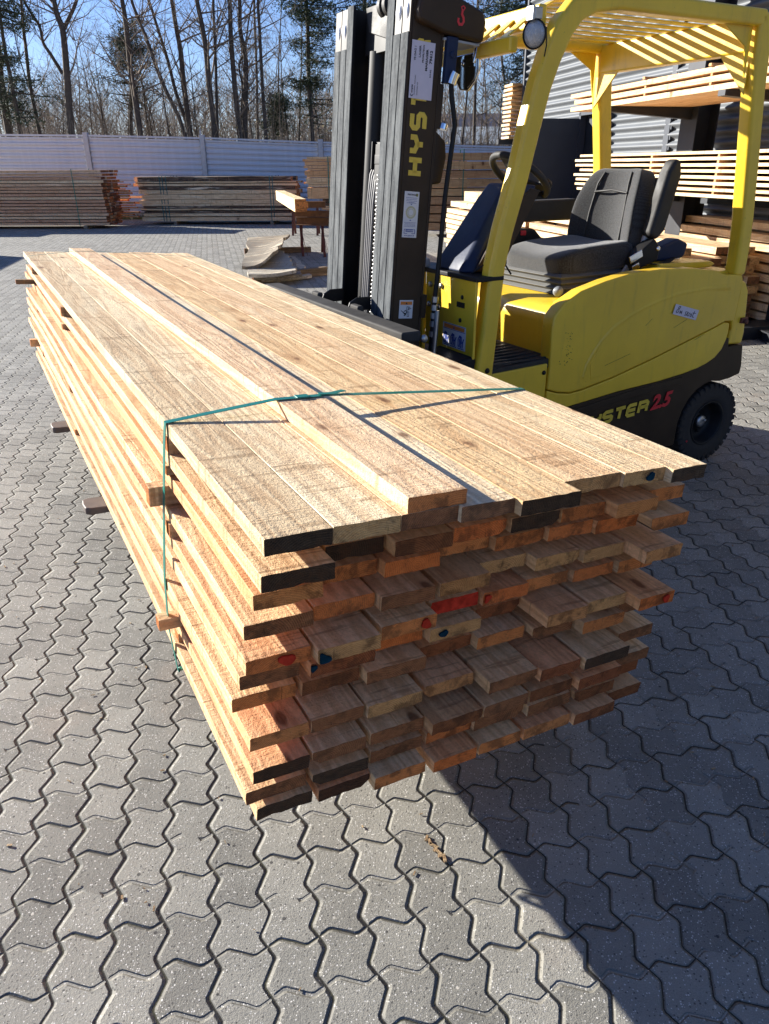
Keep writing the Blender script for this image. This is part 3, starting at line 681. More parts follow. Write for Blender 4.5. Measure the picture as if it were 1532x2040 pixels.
# ------------------------------------------------------------------ stacks out of the frame on the left that shade the yard
for nm, P0, Xd, L_, D_ in (("brown sawn board stacked left of the left fence bundle", Vector((-12.4, 21.3, .1)), Vector((-1,0,0)), 5., 1.2), ("brown sawn board stacked at the left edge of the yard", Vector((-10.75, 16.8, .1)), Vector((.211,-.977,0)), 4., 2.4)):
    Yd = Vector((0,1,0)) if L_ == 5. else Vector((-.977,-.211,0))
    for r in range(5):
        g = G(); g.obox(P0 + Xd*L_/2 + Yd*D_/2 + Z*(.14+r*.285), Xd*L_, Yd*D_, Z*.283); o = g.obj('plank', WOOD); tag(o, nm + ", %s layer" % ['bottom','fourth','third','second','top'][r], 'plank', 'boards of the stacks outside the left edge')

# ------------------------------------------------------------------ fence along the far side
FY = 26.0
def fpt(px): return atY(px, 330, FY).x
posts = [(-58, 266), (180, 268), (408, 273), (640, 282), (858, 287), (1080, 293), (1310, 300)]
fe = empty('metal_fence', Matrix.Translation((fpt(180), FY, 0))); tag(fe, "long grey horizontally corrugated metal fence closing off the yard", 'fence')
ox = fpt(180); tops = []
for px, py in posts:
    x = fpt(px); zt = atY(px, py, FY).z; tops.append((x - ox, zt))
for i in range(len(tops)-1):
    x0, z0 = tops[i]; x1, z1 = tops[i+1]; g = G(); x0 += .09; x1 -= .09
    pit = .158; nw = 14; prof = []
    for k in range(nw):
        for t, d in ((0, 0), (.30, 0), (.5, -.038), (.80, -.038)):
            prof.append((d, .12 + (k+t)*pit))
    zt0, zt1 = z0-.05, z1-.05
    sc = [(zt0-.12)/(nw*pit), (zt1-.12)/(nw*pit)]
    vs = [(x0, d, .12+(zz-.12)*sc[0]) for d, zz in prof] + [(x1, d, .12+(zz-.12)*sc[1]) for d, zz in prof]
    k = len(prof); vs += [(v[0], v[1]+.004, v[2]) for v in vs]
    g.add(vs, [(j, k+j, k+j+1, j+1) for j in range(k-1)] + [(2*k+j, 2*k+j+1, 3*k+j+1, 3*k+j) for j in range(k-1)])
    g.obox(((x0+x1)/2, -.01, (zt0+zt1)/2+.02), (x1-x0, 0, zt1-zt0), (0, .09, 0), (0, 0, .05))
    g.obox(((x0+x1)/2, -.01, .10), (x1-x0, 0, 0), (0, .06, 0), (0, 0, .05))
    g.obj('fence_panel', FENCE, fe)
for x, zt in tops:
    g = G(); g.box(x-.075, x+.075, -.075, -.067, 0, zt+.06); g.box(x-.006, x+.006, -.067, .067, 0, zt+.06); g.box(x-.075, x+.075, .067, .075, 0, zt+.06)
    p = g.obj('post', FPOST, fe)
    g = G()
    for k in range(13):
        for s_ in (-1, 1): g.lathe([(0, -.012), (.016, -.012), (.016, .012), (.0, .012)], (x+s_*.10, -.055, .3+k*(zt-.4)/12), (0, 1, 0), 8)
    g.obj('bolt', FPOST, p)
g = G(); g.box(fpt(404)-.02, fpt(404)+.02, FY+.1, FY+.14, 0, 2.6); tag(g.obj('stake', FPOST), "thin pale stake rising just above the fence beside its second post", 'stake')
# grass at the foot of the fence
g = G(); random.seed(3)
for i in range(5200):
    x = random.uniform(-11, 7); y = FY - random.uniform(.15, .75); h_ = random.uniform(.05, .24); dx = random.uniform(-.06, .06); w_ = random.uniform(.006, .014)
    g.add([(x-w_, y, -.01), (x+w_, y, -.01), (x+dx, y+random.uniform(-.05,.05), h_)], [(0, 1, 2)])
tag(g.obj('grass', GRASS, fix=False), 'unmown grass strip at the foot of the metal fence', 'grass', kind='stuff')
g = G(); g.box(-40, 30, 25.2, 25.3, -.1, .03); tag(g.obj('kerb', simple('kerb_concrete', (.3,.29,.27), .9, var=.2, scale=20)), kind='structure')

# ------------------------------------------------------------------ building with corrugated wall
bu = empty('corrugated_shed', Matrix.Translation(W(0, 0, 0))); tag(bu, "large shed with pale horizontally corrugated metal walls behind the forklift", 'building')
BM = frame(WD, -WN, Z, Vector((0,0,0)))     # X along the wall away from camera, Y out of the wall towards the yard
bu.matrix_world = Matrix.Translation(WP) @ BM
def corr(k0, k1, z0, z1, pit=.118, amp=.032):
    g = G(); nz_ = int((z1-z0)/pit*8); prof = [(amp*cos(2*pi*(z0+(z1-z0)*i/nz_)/pit), z0+(z1-z0)*i/nz_) for i in range(nz_+1)]
    k = len(prof); vs = [(k0, d, zz) for d, zz in prof] + [(k1, d, zz) for d, zz in prof]
    g.add(vs, [(j, k+j, k+j+1, j+1) for j in range(k-1)], 0, True); return g
for k0, k1, z0, z1 in ((-13, -5.6, 0, 5), (-5.6, -.36, 0, 5), (-.30, 1.25, 0, 5), (1.25, 2.15, 2.24, 5), (2.15, 4.62, 0, 5)):
    corr(k0, k1, z0, z1).obj('wall', WALLM, bu, fix=False)
g = G(); g.box(-13, 4.62, -9, -.06, 0, 4.98); g.obj('wall_core', RACKM, bu)
g = G(); g.box(-13.2, 4.8, -9.3, .25, 4.98, 5.16); g.obj('roof', ROOFD, bu, bevel=.02)
g = G(); g.box(4.62, 4.68, -.1, .05, 0, 5); g.obj('corner_trim', DOORM, bu)
for k in (-.33, -2.62, -5.6):
    g = G(); g.box(k-.06, k+.06, -.02, .028, 0, 4.9)
    for j in range(40): g.box(k-.09, k-.06, -.02, .020, .06+j*.118, .12+j*.118)
    g.obj('wall_trim', DOORM, bu)
g = G(); g.box(1.19, 1.25, -.05, .05, 0, 2.28); g.box(2.15, 2.21, -.05, .05, 0, 2.28); g.box(1.19, 2.21, -.05, .05, 2.24, 2.30); g.obj('door_frame', DOORM, bu)
g = G(); g.box(2.155, 2.20, .06, 1.05, .02, 2.2); d = g.obj('door', DOORM, bu, bevel=.006)
g = G(); g.tube([(2.15, .95, 1.05), (2.10, .95, 1.05), (2.10, .84, 1.05)], .011, 8); g.obj('handle', STEEL, d)

# ------------------------------------------------------------------ cantilever racks with timber
WM = bu.matrix_world.copy()
for i, k in enumerate((-1.5, -3.55, -5.6)):
    r = empty('cantilever_rack', WM @ Matrix.Translation((k, .35, 0))); tag(r, "dark steel cantilever rack upright with arms, %s along the shed wall from the door" % ORD[i], 'rack', 'rack uprights along the shed')
    g = G(); g.box(-.16, .16, -.14, -.125, 0, 3.6); g.box(-.16, .16, .11, .125, 0, 3.6); g.box(-.012, .012, -.125, .11, 0, 3.6); g.box(-.16, .16, -.2, 1.1, 0, .12); g.obj('upright', RACKM, r)
    for z in (1.17, 2.02):
        g = G(); g.prism([(.125, z-.02), (1.15, z+.055), (1.15, z+.10), (.125, z+.10)], -.05, .05, 'x'); g.obj('arm', RACKM, r)
PM = WM @ frame(Vector((-1,0,0)), Vector((0,-1,0)), Z, Vector((0,0,0)))   # X towards the camera, Y into the wall
paleB = [(1.1,1.03,.92,1),(1.0,.92,.8,1),(1.12,1.08,1.0,1)]
pile(PM @ Matrix.Translation((.85, -1.47, 1.275)), 4.9, 8, 3, .027, .30, .0235, [WOOD], "thin pale board, %s layer, %s row of the lower rack pile beside the shed", 'boards on the lower rack arms', jit=.09, endk='t', colors=paleB)
pile(PM @ Matrix.Translation((.55, -1.47, 2.125)), 5.2, 3, 3, .048, .33, .022, [WOOD], "thick pale board, %s layer, %s row of the upper rack pile beside the shed", 'boards on the upper rack arms', jit=.08, endk='t', colors=[(1.08,.95,.85,1),(1.0,.86,.74,1)])
for li, (z, k0, n_) in enumerate(((1.275, .85, 8), (2.125, .55, 3))):
    for j, dx in enumerate((.55, 1.65, 2.75, 3.85)):
        g = G(); pt_ = .0505 if li == 0 else .07; th = .027 if li == 0 else .048
        for r in range(n_-1): g.box(k0+dx, k0+dx+.03, -1.468, -.55, z+r*pt_+th+.001, z+(r+1)*pt_-.001)
        if li: g.box(k0+dx, k0+dx+.04, -1.5, -.75, z+n_*pt_-.018, z+n_*pt_+.004)
        o = g.obj('spacer_row', WOOD); o.matrix_world = PM; o.color = (.9,.62,.42,1)
        tag(o, "column of small spacers in the %s rack pile, %s from its door end" % (['lower','upper'][li], ORD[j]), 'spacers', 'spacers in the rack piles')
# high timber pack near the shed corner, with its rack
r = empty('cantilever_rack', WM @ Matrix.Translation((4.92, -.16, 0))); tag(r, "dark steel rack upright carrying the high timber pack at the shed corner", 'rack')
g = G(); g.box(-.06, .06, -.08, .0, 0, 3.0); g.obj('upright', RACKM, r); g = G(); g.box(-.05, .05, .0, .55, 1.90, 1.99); g.obj('arm', RACKM, r)
pile(WM @ frame(Vector((-1,0,0)), Vector((0,-1,0)), Z, Vector((5.14, .24, 1.995))), .44, 13, 1, .042, .36, .030, [WOOD], "pale board, %s layer of the high pack at the shed corner", 'boards of the high pack at the shed corner', jit=.03, endk='t', colors=paleB)

# ------------------------------------------------------------------ trestle with timbers, slab pile
t0 = atY(590, 427, 15.2); t1 = atY(760, 427, 14.6); zt = .66
t0.z = t1.z = zt
tr = empty('steel_trestle', Matrix.Translation((t0.x, t0.y, 0))); tag(tr, "rusty red steel trestle standing behind the warped slabs", 'trestle')
o_ = Vector((t0.x, t0.y, 0)); g = G(); p, q = t0-o_, t1-o_
g.bar(p, q, .16, .012); g.bar(p-Z*.13, q-Z*.13, .16, .012); g.bar(p-Z*.065, q-Z*.065, .014, .12); g.bar(p+Z*.07, q+Z*.07, .10, .11); g.obj('beam', RUST2, tr)
dv = (q-p).normalized()
for s0 in (.07, .52, 1.25):
    for sy, ft in ((.07, .62), (-.07, -.62)):
        g = G(); c = p + dv*s0*1.0; a = c + Vector((0, sy, -.14)); b = c + Vector((.06*(1 if sy < 0 else -1), ft*.75, -zt))
        g.bar(a, b, .05, .008, up=(1,0,0)); g.bar(a+Vector((.02,0,0)), b+Vector((.02,0,0)), .008, .05, up=(1,0,0))
        g.bar(a, b+Vector((.11,0,0)), .03, .006, up=(1,0,0)); g.obj('leg', RUST, tr)
for i, (dz, h_, wd_) in enumerate(((.128, .05, .22), (.182, .125, .24), (.311, .035, .21))):
    n0 = atY(600, 400, 14.5); f0 = atY(558, 372, 20.5)
    n0.z = zt+dz; f0.z = zt+dz-.02; X_ = (n0-f0).normalized(); L = (n0-f0).length
    g = plank_mesh('squared_timber', L, wd_, h_, None, None, nseg=4, bow=.004); o = g.obj('squared_timber', [WOOD, END['o'], BARK_EDGE]); o.matrix_world = frame(X_, Z.cross(X_).normalized(), X_.cross(Z.cross(X_).normalized()), f0 - Vector((.12,0,0))); o.color = (1.15,1.08,.9,1)
    tag(o, ["thin lowest sunlit timber lying on the rusty trestle","thick middle sunlit timber lying on the rusty trestle","thin topmost board on the timbers of the rusty trestle"][i], 'timber')
sl2 = empty('steel_trestle', Matrix.Translation((t0.x-.55, 19.6, 0))); tag(sl2, "low steel trestle under the far end of the sunlit timbers", 'trestle')
g = G(); g.box(-.1, .8, -.06, .06, .62, .765); g.obj('beam', RUST2, sl2)
for xx in (0, .6):
    for sy in (-.3, .3):
        g = G(); g.bar((xx, sy*.1, .62), (xx, sy, 0), .05, .05, up=(1,0,0)); g.obj('leg', RUST, sl2)
for i, (y, x0) in enumerate(((17.6, .15), (16.2, .2))):
    pass

def slab(name, c, nu=14, nv=8, th=.045, curl=.0, mat=WOODO, lab='', edge=.05, seed=1, dish=0.):
    random.seed(seed); c = [Vector(p) for p in c]; g = G(); top = []; N = []
    e0 = [random.uniform(-edge, edge) for _ in range(nu+1)]; e1 = [random.uniform(-edge, edge) for _ in range(nu+1)]
    for i in range(nu+1):
        t = i/nu
        for j in range(nv+1):
            s = j/nv; a = c[0].lerp(c[3], t); b = c[1].lerp(c[2], t)
            p = a.lerp(b, s + (e0[i]*(1-s)+e1[i]*s)); p.z += curl*(s**2.2)*(.4+.6*t) + dish*(4*(s-.5)**2) + .012*sin(9*t+4*s)
            top.append(p)
    off = len(top); vs = top + [p - Z*th for p in top]; m_ = nv+1; fs = []
    for i in range(nu):
        for j in range(nv):
            a = i*m_+j; fs += [(a, a+1, a+m_+1, a+m_), (off+a, off+a+m_, off+a+m_+1, off+a+1)]
        fs += [(i*m_, (i+1)*m_, off+(i+1)*m_, off+i*m_), (i*m_+nv, off+i*m_+nv, off+(i+1)*m_+nv, (i+1)*m_+nv)]
    for j in range(nv): fs += [(j, off+j, off+j+1, j+1), (nu*m_+j, nu*m_+j+1, off+nu*m_+j+1, off+nu*m_+j)]
    cen = (c[0]+c[2])/2; vs = [v-cen for v in vs]
    g.add(vs, fs); ee = g.obj(name, mat, smooth=False); ee.location = cen
    for pg in ee.data.polygons: pg.use_smooth = True
    md = ee.modifiers.new('e', 'EDGE_SPLIT'); md.split_angle = radians(40)
    return tag(ee, lab, 'slab')
def q(px, py, z): return gz(px, py, z)
WOODP = mat_wood('sawn_wood_pale', (.60, .54, .42), (.38, .33, .25), saw=.8)
slab('wood_slab', [q(497,473,.26), q(574,474,.26), q(548,531,.20), q(484,531,.22)], curl=.20, mat=WOODO, lab="upper warped grey slab curling up on the slab pile", edge=.06, seed=4)
slab('wood_slab', [q(505,492,.18), q(566,500,.18), q(593,541,.185), q(494,547,.17)], curl=.02, mat=WOODP, lab="lower pale slab lying under the warped one on the slab pile", edge=.05, seed=5)
slab('wood_slab', [q(515,500,.12), q(575,505,.12), q(604,546,.125), q(505,552,.115)], curl=.0, mat=WOODO, lab="brown slab, third from the top of the slab pile", edge=.04, seed=6)
slab('wood_slab', [q(520,505,.06), q(590,510,.06), q(620,548,.065), q(512,557,.06)], curl=.0, mat=WOODP, lab="lowest slab of the slab pile resting on the bearers", edge=.03, seed=8)
for i, (a, b, y, h_) in enumerate((((488, 507), (620, 503), 0, .10), ((512, 566), (655, 548), 0, .12))):
    A = gz(*a); B = gz(*b); X_ = (B-A).normalized(); g = plank_mesh('bearer', (B-A).length, .12, h_, None, None, nseg=3); o = g.obj('bearer', [WOODO, END['b'], BARK_EDGE]); o.matrix_world = frame(X_, Z.cross(X_), Z, A + Z*.004); o.color = (.75,.62,.5,1)
    tag(o, ["weathered timber bearer under the far end of the slab pile","weathered timber bearer under the near end of the slab pile"][i], 'bearer')

# ------------------------------------------------------------------ houses and terrain beyond the fence
def house(name, x0, x1, y0, y1, eave, ridge, wm, rm, lab, axis='x'):
    e = empty(name, Matrix.Translation(((x0+x1)/2, y0, 0))); tag(e, lab, 'building'); cx = (x0+x1)/2
    g = G(); a, b = x0-cx, x1-cx; D = y1-y0
    if axis == 'x':
        g.prism([(0,0),(D,0),(D,eave),(D/2,ridge),(0,eave)], a, b, 'x'); g.obj('wall', wm, e)
        g = G(); g.prism([(-.5,eave-.1),(D/2,ridge+.15),(D+.5,eave-.1),(D+.5,eave+.1),(D/2,ridge+.35),(-.5,eave+.1)], a-.4, b+.4, 'x'); r_ = g.obj('roof', rm, e)
    else:
        g.prism([(a,0),(b,0),(b,eave),(0,ridge),(a,eave)], 0, D, 'y'); g.obj('wall', wm, e)
        g = G(); g.prism([(a-.4,eave-.1),(0,ridge+.1),(b+.4,eave-.1),(b+.4,eave+.1),(0,ridge+.35),(a-.4,eave+.1)], -.3, D, 'y'); r_ = g.obj('roof', rm, e)
    g = G()
    for k in range(3): g.box(a+(b-a)*(.2+.28*k)-.5, a+(b-a)*(.2+.28*k)+.5, -.02, .03, .9, 2.0)
    g.obj('window', ROOFD, e)
    return e
a = atY(862, 262, 62); b = atY(1042, 262, 62)
house('house', a.x+1.0, b.x+4, 62, 74, atY(900,263,62).z-.2, atY(900,236,68).z, CREAM, ROOFD, "distant house with a long dark blue roof seen behind the steering wheel")
a = atY(868, 285, 44); b = atY(1040, 285, 44)
house('barn', a.x-.4, b.x+2, 44, 54, atY(900,283,44).z-.2, atY(900,266,49).z, CREAM, ROOFG, "low distant barn with a grey corrugated roof beyond the fence")
a = atY(840, 262, 56); b = atY(900, 262, 56)
house('gabled_house', a.x, b.x, 56, 60, atY(900,264,56).z, atY(866,238,56).z, CREAM, ROOFD, "distant cream gabled house just right of the mast", 'y')

# ------------------------------------------------------------------ trees
def ordw(n):
    T_ = ['','','twenty','thirty','forty','fifty']; T2 = ['','','twentieth','thirtieth','fortieth','fiftieth']
    if n <= 18: return ORD[n-1]
    if n == 19: return 'nineteenth'
    return T2[n//10] if n % 10 == 0 else T_[n//10] + '-' + ORD[n % 10 - 1]
def limb(g, p, d, L, r, depth, spread, nseg=4, up=.12, tw=3):
    path = [p.copy()]; q_ = p.copy(); dd = d.copy(); seg = L/nseg
    for i in range(nseg):
        dd = (dd + Vector((random.gauss(0,.14), random.gauss(0,.14), random.gauss(0,.10)+up))).normalized(); q_ = q_ + dd*seg; path.append(q_.copy())
    rs = [r*(1-.75*i/nseg) for i in range(nseg+1)]
    g.tube(path, rs, 4 if depth > 1 else 3, cap=False)
    if depth > 0:
        for k in range(tw + (random.random() < .6)):
            i = random.randint(1, nseg); a = path[i]; dirn = (path[i]-path[i-1]).normalized()
            side = Vector((random.gauss(0,1), random.gauss(0,.7), random.gauss(0,.8))); side = (side - dirn*side.dot(dirn)).normalized()
            nd = (dirn*.75 + side*spread).normalized(); limb(g, a, nd, L*random.uniform(.4, .7), rs[i]*.55+.0015, depth-1, spread, 3, up, tw)
def path3(pts, Y, base=True):
    P = [atY(px, py, Y) for px, py in pts]
    if base: P = [Vector((P[0].x - (P[1].x-P[0].x)*.2, Y, 0))] + P
    # continue above the frame
    d = (P[-1]-P[-2]).normalized()
    for k in range(3): P.append(P[-1] + (d*1.0 + Vector((random.uniform(-.2,.2), random.uniform(-.2,.2), .3)))*1.0)
    return P
def smooth(P, n=3):
    out = []
    for i in range(len(P)-1):
        p0 = P[max(i-1,0)]; p1 = P[i]; p2 = P[i+1]; p3 = P[min(i+2,len(P)-1)]
        for k in range(n):
            t = k/n; out.append(.5*((2*p1)+(p2-p0)*t+(2*p0-5*p1+4*p2-p3)*t*t+(3*p1-p0-3*p2+p3)*t**3))
    out.append(P[-1]); return out
def bare_tree(stems, Y, wpx, lab, nbr=26, seed=1, grp='bare trees beyond the fence', blen=(1.0, 2.8)):
    random.seed(seed); root = None; g = G(); gt = G()
    for si, pts in enumerate(stems):
        P = path3(pts, Y + .25*si, base=(si == 0 or pts[0][1] > 255)); P = smooth(P)
        r0 = wpx[si]/1626*Y/2; n_ = len(P); rs = [r0*(1-.62*i/(n_-1)) for i in range(n_)]
        if root is None: root = Vector((P[0].x, Y, 0))
        g.tube(P, rs, 9)
        for k in range(nbr):
            i = random.randint(int(n_*.22), n_-2); t = i/n_
            az = random.uniform(0, 2*pi); el = random.uniform(.15, .95)
            d = Vector((cos(az)*cos(el), .6*sin(az)*cos(el), sin(el)))
            limb(gt, P[i], d, random.uniform(*blen)*(1.15-.4*t), rs[i]*random.uniform(.22, .42), 2, .85, 4, .10)
    e = empty('bare_tree', Matrix.Translation(root)); tag(e, lab, 'tree', grp)
    for gg in (g, gt): gg.v = [(v[0]-root.x, v[1]-root.y, v[2]) for v in gg.v]
    g.obj('trunk', BARK, e, fix=False); gt.obj('crown', TWIG, e, fix=False)
T = bare_tree
T([[(18,262),(8,200),(0,150),(-8,60),(-14,0)]], 30, [17], "thick dark bare tree at the left edge above the fence", 16, 11)
T([[(78,262),(60,170),(52,100),(46,50),(42,0)]], 31, [8], "slender straight bare tree, second trunk from the left edge", 14, 12)
T([[(142,264),(134,160),(130,110),(125,60),(114,30),(107,0)],[(126,60),(138,35),(150,8),(158,-20)],[(124,146),(102,110),(86,85),(78,50),(52,10)]], 29, [15,8,7], "large forked bare tree with a reddish upper trunk left of centre", 22, 13)
T([[(279,266),(268,190),(260,140),(252,60),(243,0)]], 30, [13], "tall straight bare trunk with long down-slanting branches left of centre", 26, 14)
T([[(368,269),(330,180),(313,138),(295,86),(275,35),(262,0)]], 30, [9], "bare tree leaning strongly left in the middle of the row", 20, 15)
T([[(379,270),(366,170),(360,104),(350,50),(342,0)],[(377,269),(352,190),(334,120),(312,50),(296,0)]], 31, [12,8], "twin stemmed bare tree beside the left-leaning one", 20, 16)
T([[(428,271),(417,176),(410,98),(400,40),(392,0)],[(434,271),(430,137),(427,60),(425,0)]], 29.5, [13,7], "twin stemmed bare tree, left one of the close pair of groups before the mast", 20, 17)
T([[(478,272),(468,176),(460,78),(457,0)],[(487,272),(490,157),(488,108),(478,59),(477,0)],[(480,250),(484,180),(476,130),(488,100)]], 30, [12,12,5], "twin stemmed bare tree, right one of the close pair of groups before the mast", 20, 18)
T([[(514,274),(511,140),(508,60),(506,0)]], 33, [6], "very thin straight bare tree between the twin trees and the spruce", 14, 19)
T([[(530,274),(523,176),(517,59),(514,0)]], 30, [8], "slender bare tree with long arching twigs left of the spruce", 24, 20)
T([[(944,284),(946,210),(948,141),(950,60),(952,0)]], 33, [7], "slender bare tree behind the overhead guard mirror", 26, 21, blen=(1.2, 3.4))
T([[(1015,284),(1010,200),(1000,120),(996,40)]], 36, [6], "thin bare tree between the mirror and the front guard post", 22, 22)
# saplings: many thin stems, each its own tree
random.seed(31)
proto = []
for v in range(6):
    g = G(); H_ = random.uniform(3.6, 6.2); P = [Vector((0,0,0))]; d = Vector((random.gauss(0,.06), random.gauss(0,.06), 1))
    for k in range(7): d = (d + Vector((random.gauss(0,.05), random.gauss(0,.05), .1))).normalized(); P.append(P[-1] + d*H_/7)
    g.tube(P, [.045-.005*k for k in range(8)], 6)
    gt = G()
    for k in range(22):
        i = random.randint(2, 7); az = random.uniform(0, 2*pi); el = random.uniform(.3, 1.1)
        limb(gt, P[i], Vector((cos(az)*cos(el), sin(az)*cos(el), sin(el))), random.uniform(.6, 1.6), .014, 2, .8, 3, .12)
    proto.append((g, gt))
places = []
xs_ = sorted([25,48,95,112,160,175,192,210,228,300,318,338,395,445,455,505,545,560,578,590,642,655,700,735,885,905,925,970,985,1030] + [10,36,62,84,104,120,150,168,184,202,220,238,250,290,310,328,346,402,464,498,536,570,632,895,915,955,1000])
for i, px in enumerate(xs_):
    Y = random.choice((32, 34, 36.5, 39)) + random.random(); p = atY(px, 330, Y); places.append((px, Y, p.x))
meshes = []
for v, (g, gt) in enumerate(proto): meshes.append([g, gt, None])
for i, (px, Y, x) in enumerate(places):
    v = i % 6; s_ = random.uniform(.8, 1.35); e = empty('sapling', Matrix.Translation((x, Y, 0)) @ Matrix.Rotation(random.uniform(0, 6.28), 4, 'Z') @ Matrix.Scale(s_, 4))
    tag(e, "thin bare sapling beyond the fence, %s from the left in the row" % ordw(i+1), 'tree', 'saplings beyond the fence')
    if meshes[v][2] is None:
        a = meshes[v][0].obj('trunk', BARK, e, fix=False); b = meshes[v][1].obj('crown', TWIG, e, fix=False); meshes[v][2] = (a, b)
    else:
        for src in meshes[v][2]:
            c = src.copy(); COL.objects.link(c); c.parent = e
# spruces and pines
def conifer(pts, Y, wpx, lab, seed, levels, grp='conifers beyond the fence', dens=1.0, droop=-.15):
    """levels: list of (pixel y, branch length m, needle amount)"""
    random.seed(seed); P = smooth(path3(pts, Y)); r0 = wpx/1626*Y/2; n_ = len(P); g = G(); g.tube(P, [r0*(1-.7*i/(n_-1)) for i in range(n_)], 8); gt = G(); gn = G()
    for (py, bl, am) in levels:
        zz = atY(pts[0][0], py, Y).z
        i = min(range(n_), key=lambda j: abs(P[j].z-zz)); base = P[i]
        for k in range(5):
            az = random.uniform(0, 2*pi); L = bl*random.uniform(.5, 1.1); d = Vector((cos(az), .8*sin(az), random.uniform(-.12, .12)))
            path = [base + Z*random.uniform(-.2, .2)]; 
            for s_ in range(5): path.append(path[-1] + (d + Z*(droop+.05*s_))*L/5)
            gt.tube(path, [.03,.024,.018,.013,.008,.004], 4, cap=False)
            for s_ in range(int(am*62*dens)):
                t = random.uniform(.15, 1)*5; j = min(4, int(t)); c = path[j].lerp(path[j+1], t-j) + Vector((random.gauss(0,.22), random.gauss(0,.22), random.gauss(-.04,.10)))
                tl = random.uniform(.10, .24); dd = Vector((random.gauss(0,1), random.gauss(0,1), random.gauss(-.35,.4))).normalized()
                for q_ in range(5):
                    a = c + dd*tl*q_/5; s2 = Vector((random.gauss(0,1), random.gauss(0,1), random.gauss(0,.6))).normalized()*random.uniform(.05,.11)
                    wv = dd*.020; gn.add([a-wv, a+wv, a+s2], [(0,1,2)])
    root = Vector((P[0].x, Y, 0)); e = empty('conifer', Matrix.Translation(root)); tag(e, lab, 'tree', grp)
    for gg in (g, gt, gn): gg.v = [(v[0]-root.x, v[1]-root.y, v[2]) for v in gg.v]
    g.obj('trunk', BARK, e, fix=False); gt.obj('branches', BARK, e, fix=False); gn.obj('crown', NEED, e, fix=False)
conifer([(622,275),(615,157),(613,59),(610,0)], 31, 10, "tall sparse spruce with layered branches just left of the mast", 41, [(-40,1.3,1.6),(-10,1.3,1.4),(15,1.4,1.5),(45,1.4,1.2),(70,1.2,1.1),(92,1.4,1.1),(118,1.3,.9),(150,1.4,1.2),(168,1.3,1.0),(200,1.1,.7),(225,.9,.3)])
conifer([(40,262),(22,160),(10,100),(-2,20)], 29, 10, "dark spruce hanging over the fence at the left edge", 42, [(0,1.5,1.1),(30,1.5,1.2),(60,1.4,1.2),(95,1.6,1.2),(120,1.5,1.1),(150,1.7,1.3),(185,1.6,1.2),(215,1.3,.8)])
conifer([(262,266),(262,200),(258,120),(256,78)], 33, 8, "bushy young pine behind the tall straight trunk left of centre", 43, [(62,.5,1.6),(74,.8,1.8),(88,1.0,2.0),(104,1.2,2.0),(122,1.3,1.6),(142,1.4,1.3),(165,1.5,1.0),(190,1.3,.6)], dens=.62, droop=.12)
conifer([(722,280),(722,160),(724,60),(726,0)], 30, 12, "broad spruce whose crown shows above the mast", 44, [(-60,2.0,1.6),(-30,2.0,1.6),(-5,2.1,1.7),(15,2.0,1.5),(40,1.9,1.3),(80,1.8,1.0),(130,1.7,.9)])
conifer([(1044,284),(1046,180),(1048,100),(1050,0)], 28, 13, "dark spruce between the work light and the front guard post", 45, [(-30,2.0,1.8),(0,2.0,1.8),(20,2.0,1.7),(45,1.8,1.4),(80,1.8,1.3),(105,1.9,1.4),(130,2.0,1.3),(160,1.6,.8),(190,1.4,.4)])
conifer([(800,282),(804,160),(806,60),(808,0)], 34, 9, "slim spruce hidden mostly behind the mast", 46, [(-20,1.5,1.0),(20,1.5,1.0),(60,1.5,1.0),(120,1.4,.8)])
conifer([(545,274),(548,250),(552,215),(554,195)], 34, 5, "small young spruce low beyond the fence right of the slender tree", 47, [(192,.3,.8),(205,.6,1.0),(220,.8,1.2),(238,1.0,1.2),(252,1.1,1.0)])
# undergrowth
random.seed(8); g = G(); gl = G()
for i in range(3800):
    Y = random.uniform(27.2, 42); x = random.uniform(-.56*Y, .30*Y); h_ = random.uniform(.8, 3.6)*(1.5 if random.random() < .25 else .9); a = random.uniform(0, 6.28); ln = random.uniform(.1, .9)
    p0 = Vector((x, Y, 0)); p1 = p0 + Vector((cos(a)*ln*.35, sin(a)*ln*.35, h_*.5)); p2 = p0 + Vector((cos(a)*ln+random.gauss(0,.15), sin(a)*ln, h_))
    g.tube([p0, p1, p2], [.010+.006*random.random(), .008, .003], 3, cap=False)
    for k in range(3):
        t = random.uniform(.3, 1); c = p0.lerp(p2, t); e_ = c + Vector((random.gauss(0,.32), random.gauss(0,.3), random.gauss(.15,.25))); g.tube([c, e_], [.005, .002], 3, cap=False)
tag(g.obj('undergrowth', TWIG, fix=False), 'dense tangle of bare twigs beyond the fence', 'undergrowth', kind='stuff')
for i in range(5000):
    Y = random.uniform(27.5, 40); x = random.uniform(-.55*Y, .3*Y); z_ = random.uniform(.2, 3.0)*(1 if random.random() < .35 else .55); s_ = random.uniform(.03, .075)
    c = Vector((x, Y, z_)); a = Vector((random.gauss(0,1), random.gauss(0,1), random.gauss(0,1))).normalized()*s_; b = a.orthogonal().normalized()*s_*.6; gl.add([c-a, c+b, c+a, c-b], [(0,1,2,3)])
tag(gl.obj('dry_leaves', LEAFD, fix=False), 'withered leaves hanging in the undergrowth beyond the fence', 'leaves', kind='stuff')

# ================================================================== forklift
random.seed(5)
FU = Vector((-.473, .881, 0)).normalized(); FE = Vector((FU.y, -FU.x, 0))
fk = empty('forklift', frame(FE, FU, Z, Vector((1.837, 3.979, 0))))
tag(fk, "yellow and black electric counterbalance forklift with an empty fabric seat", 'forklift')
# local: X towards the rear, Y towards the far side (0 = near side face), Z up
WT = 1.08
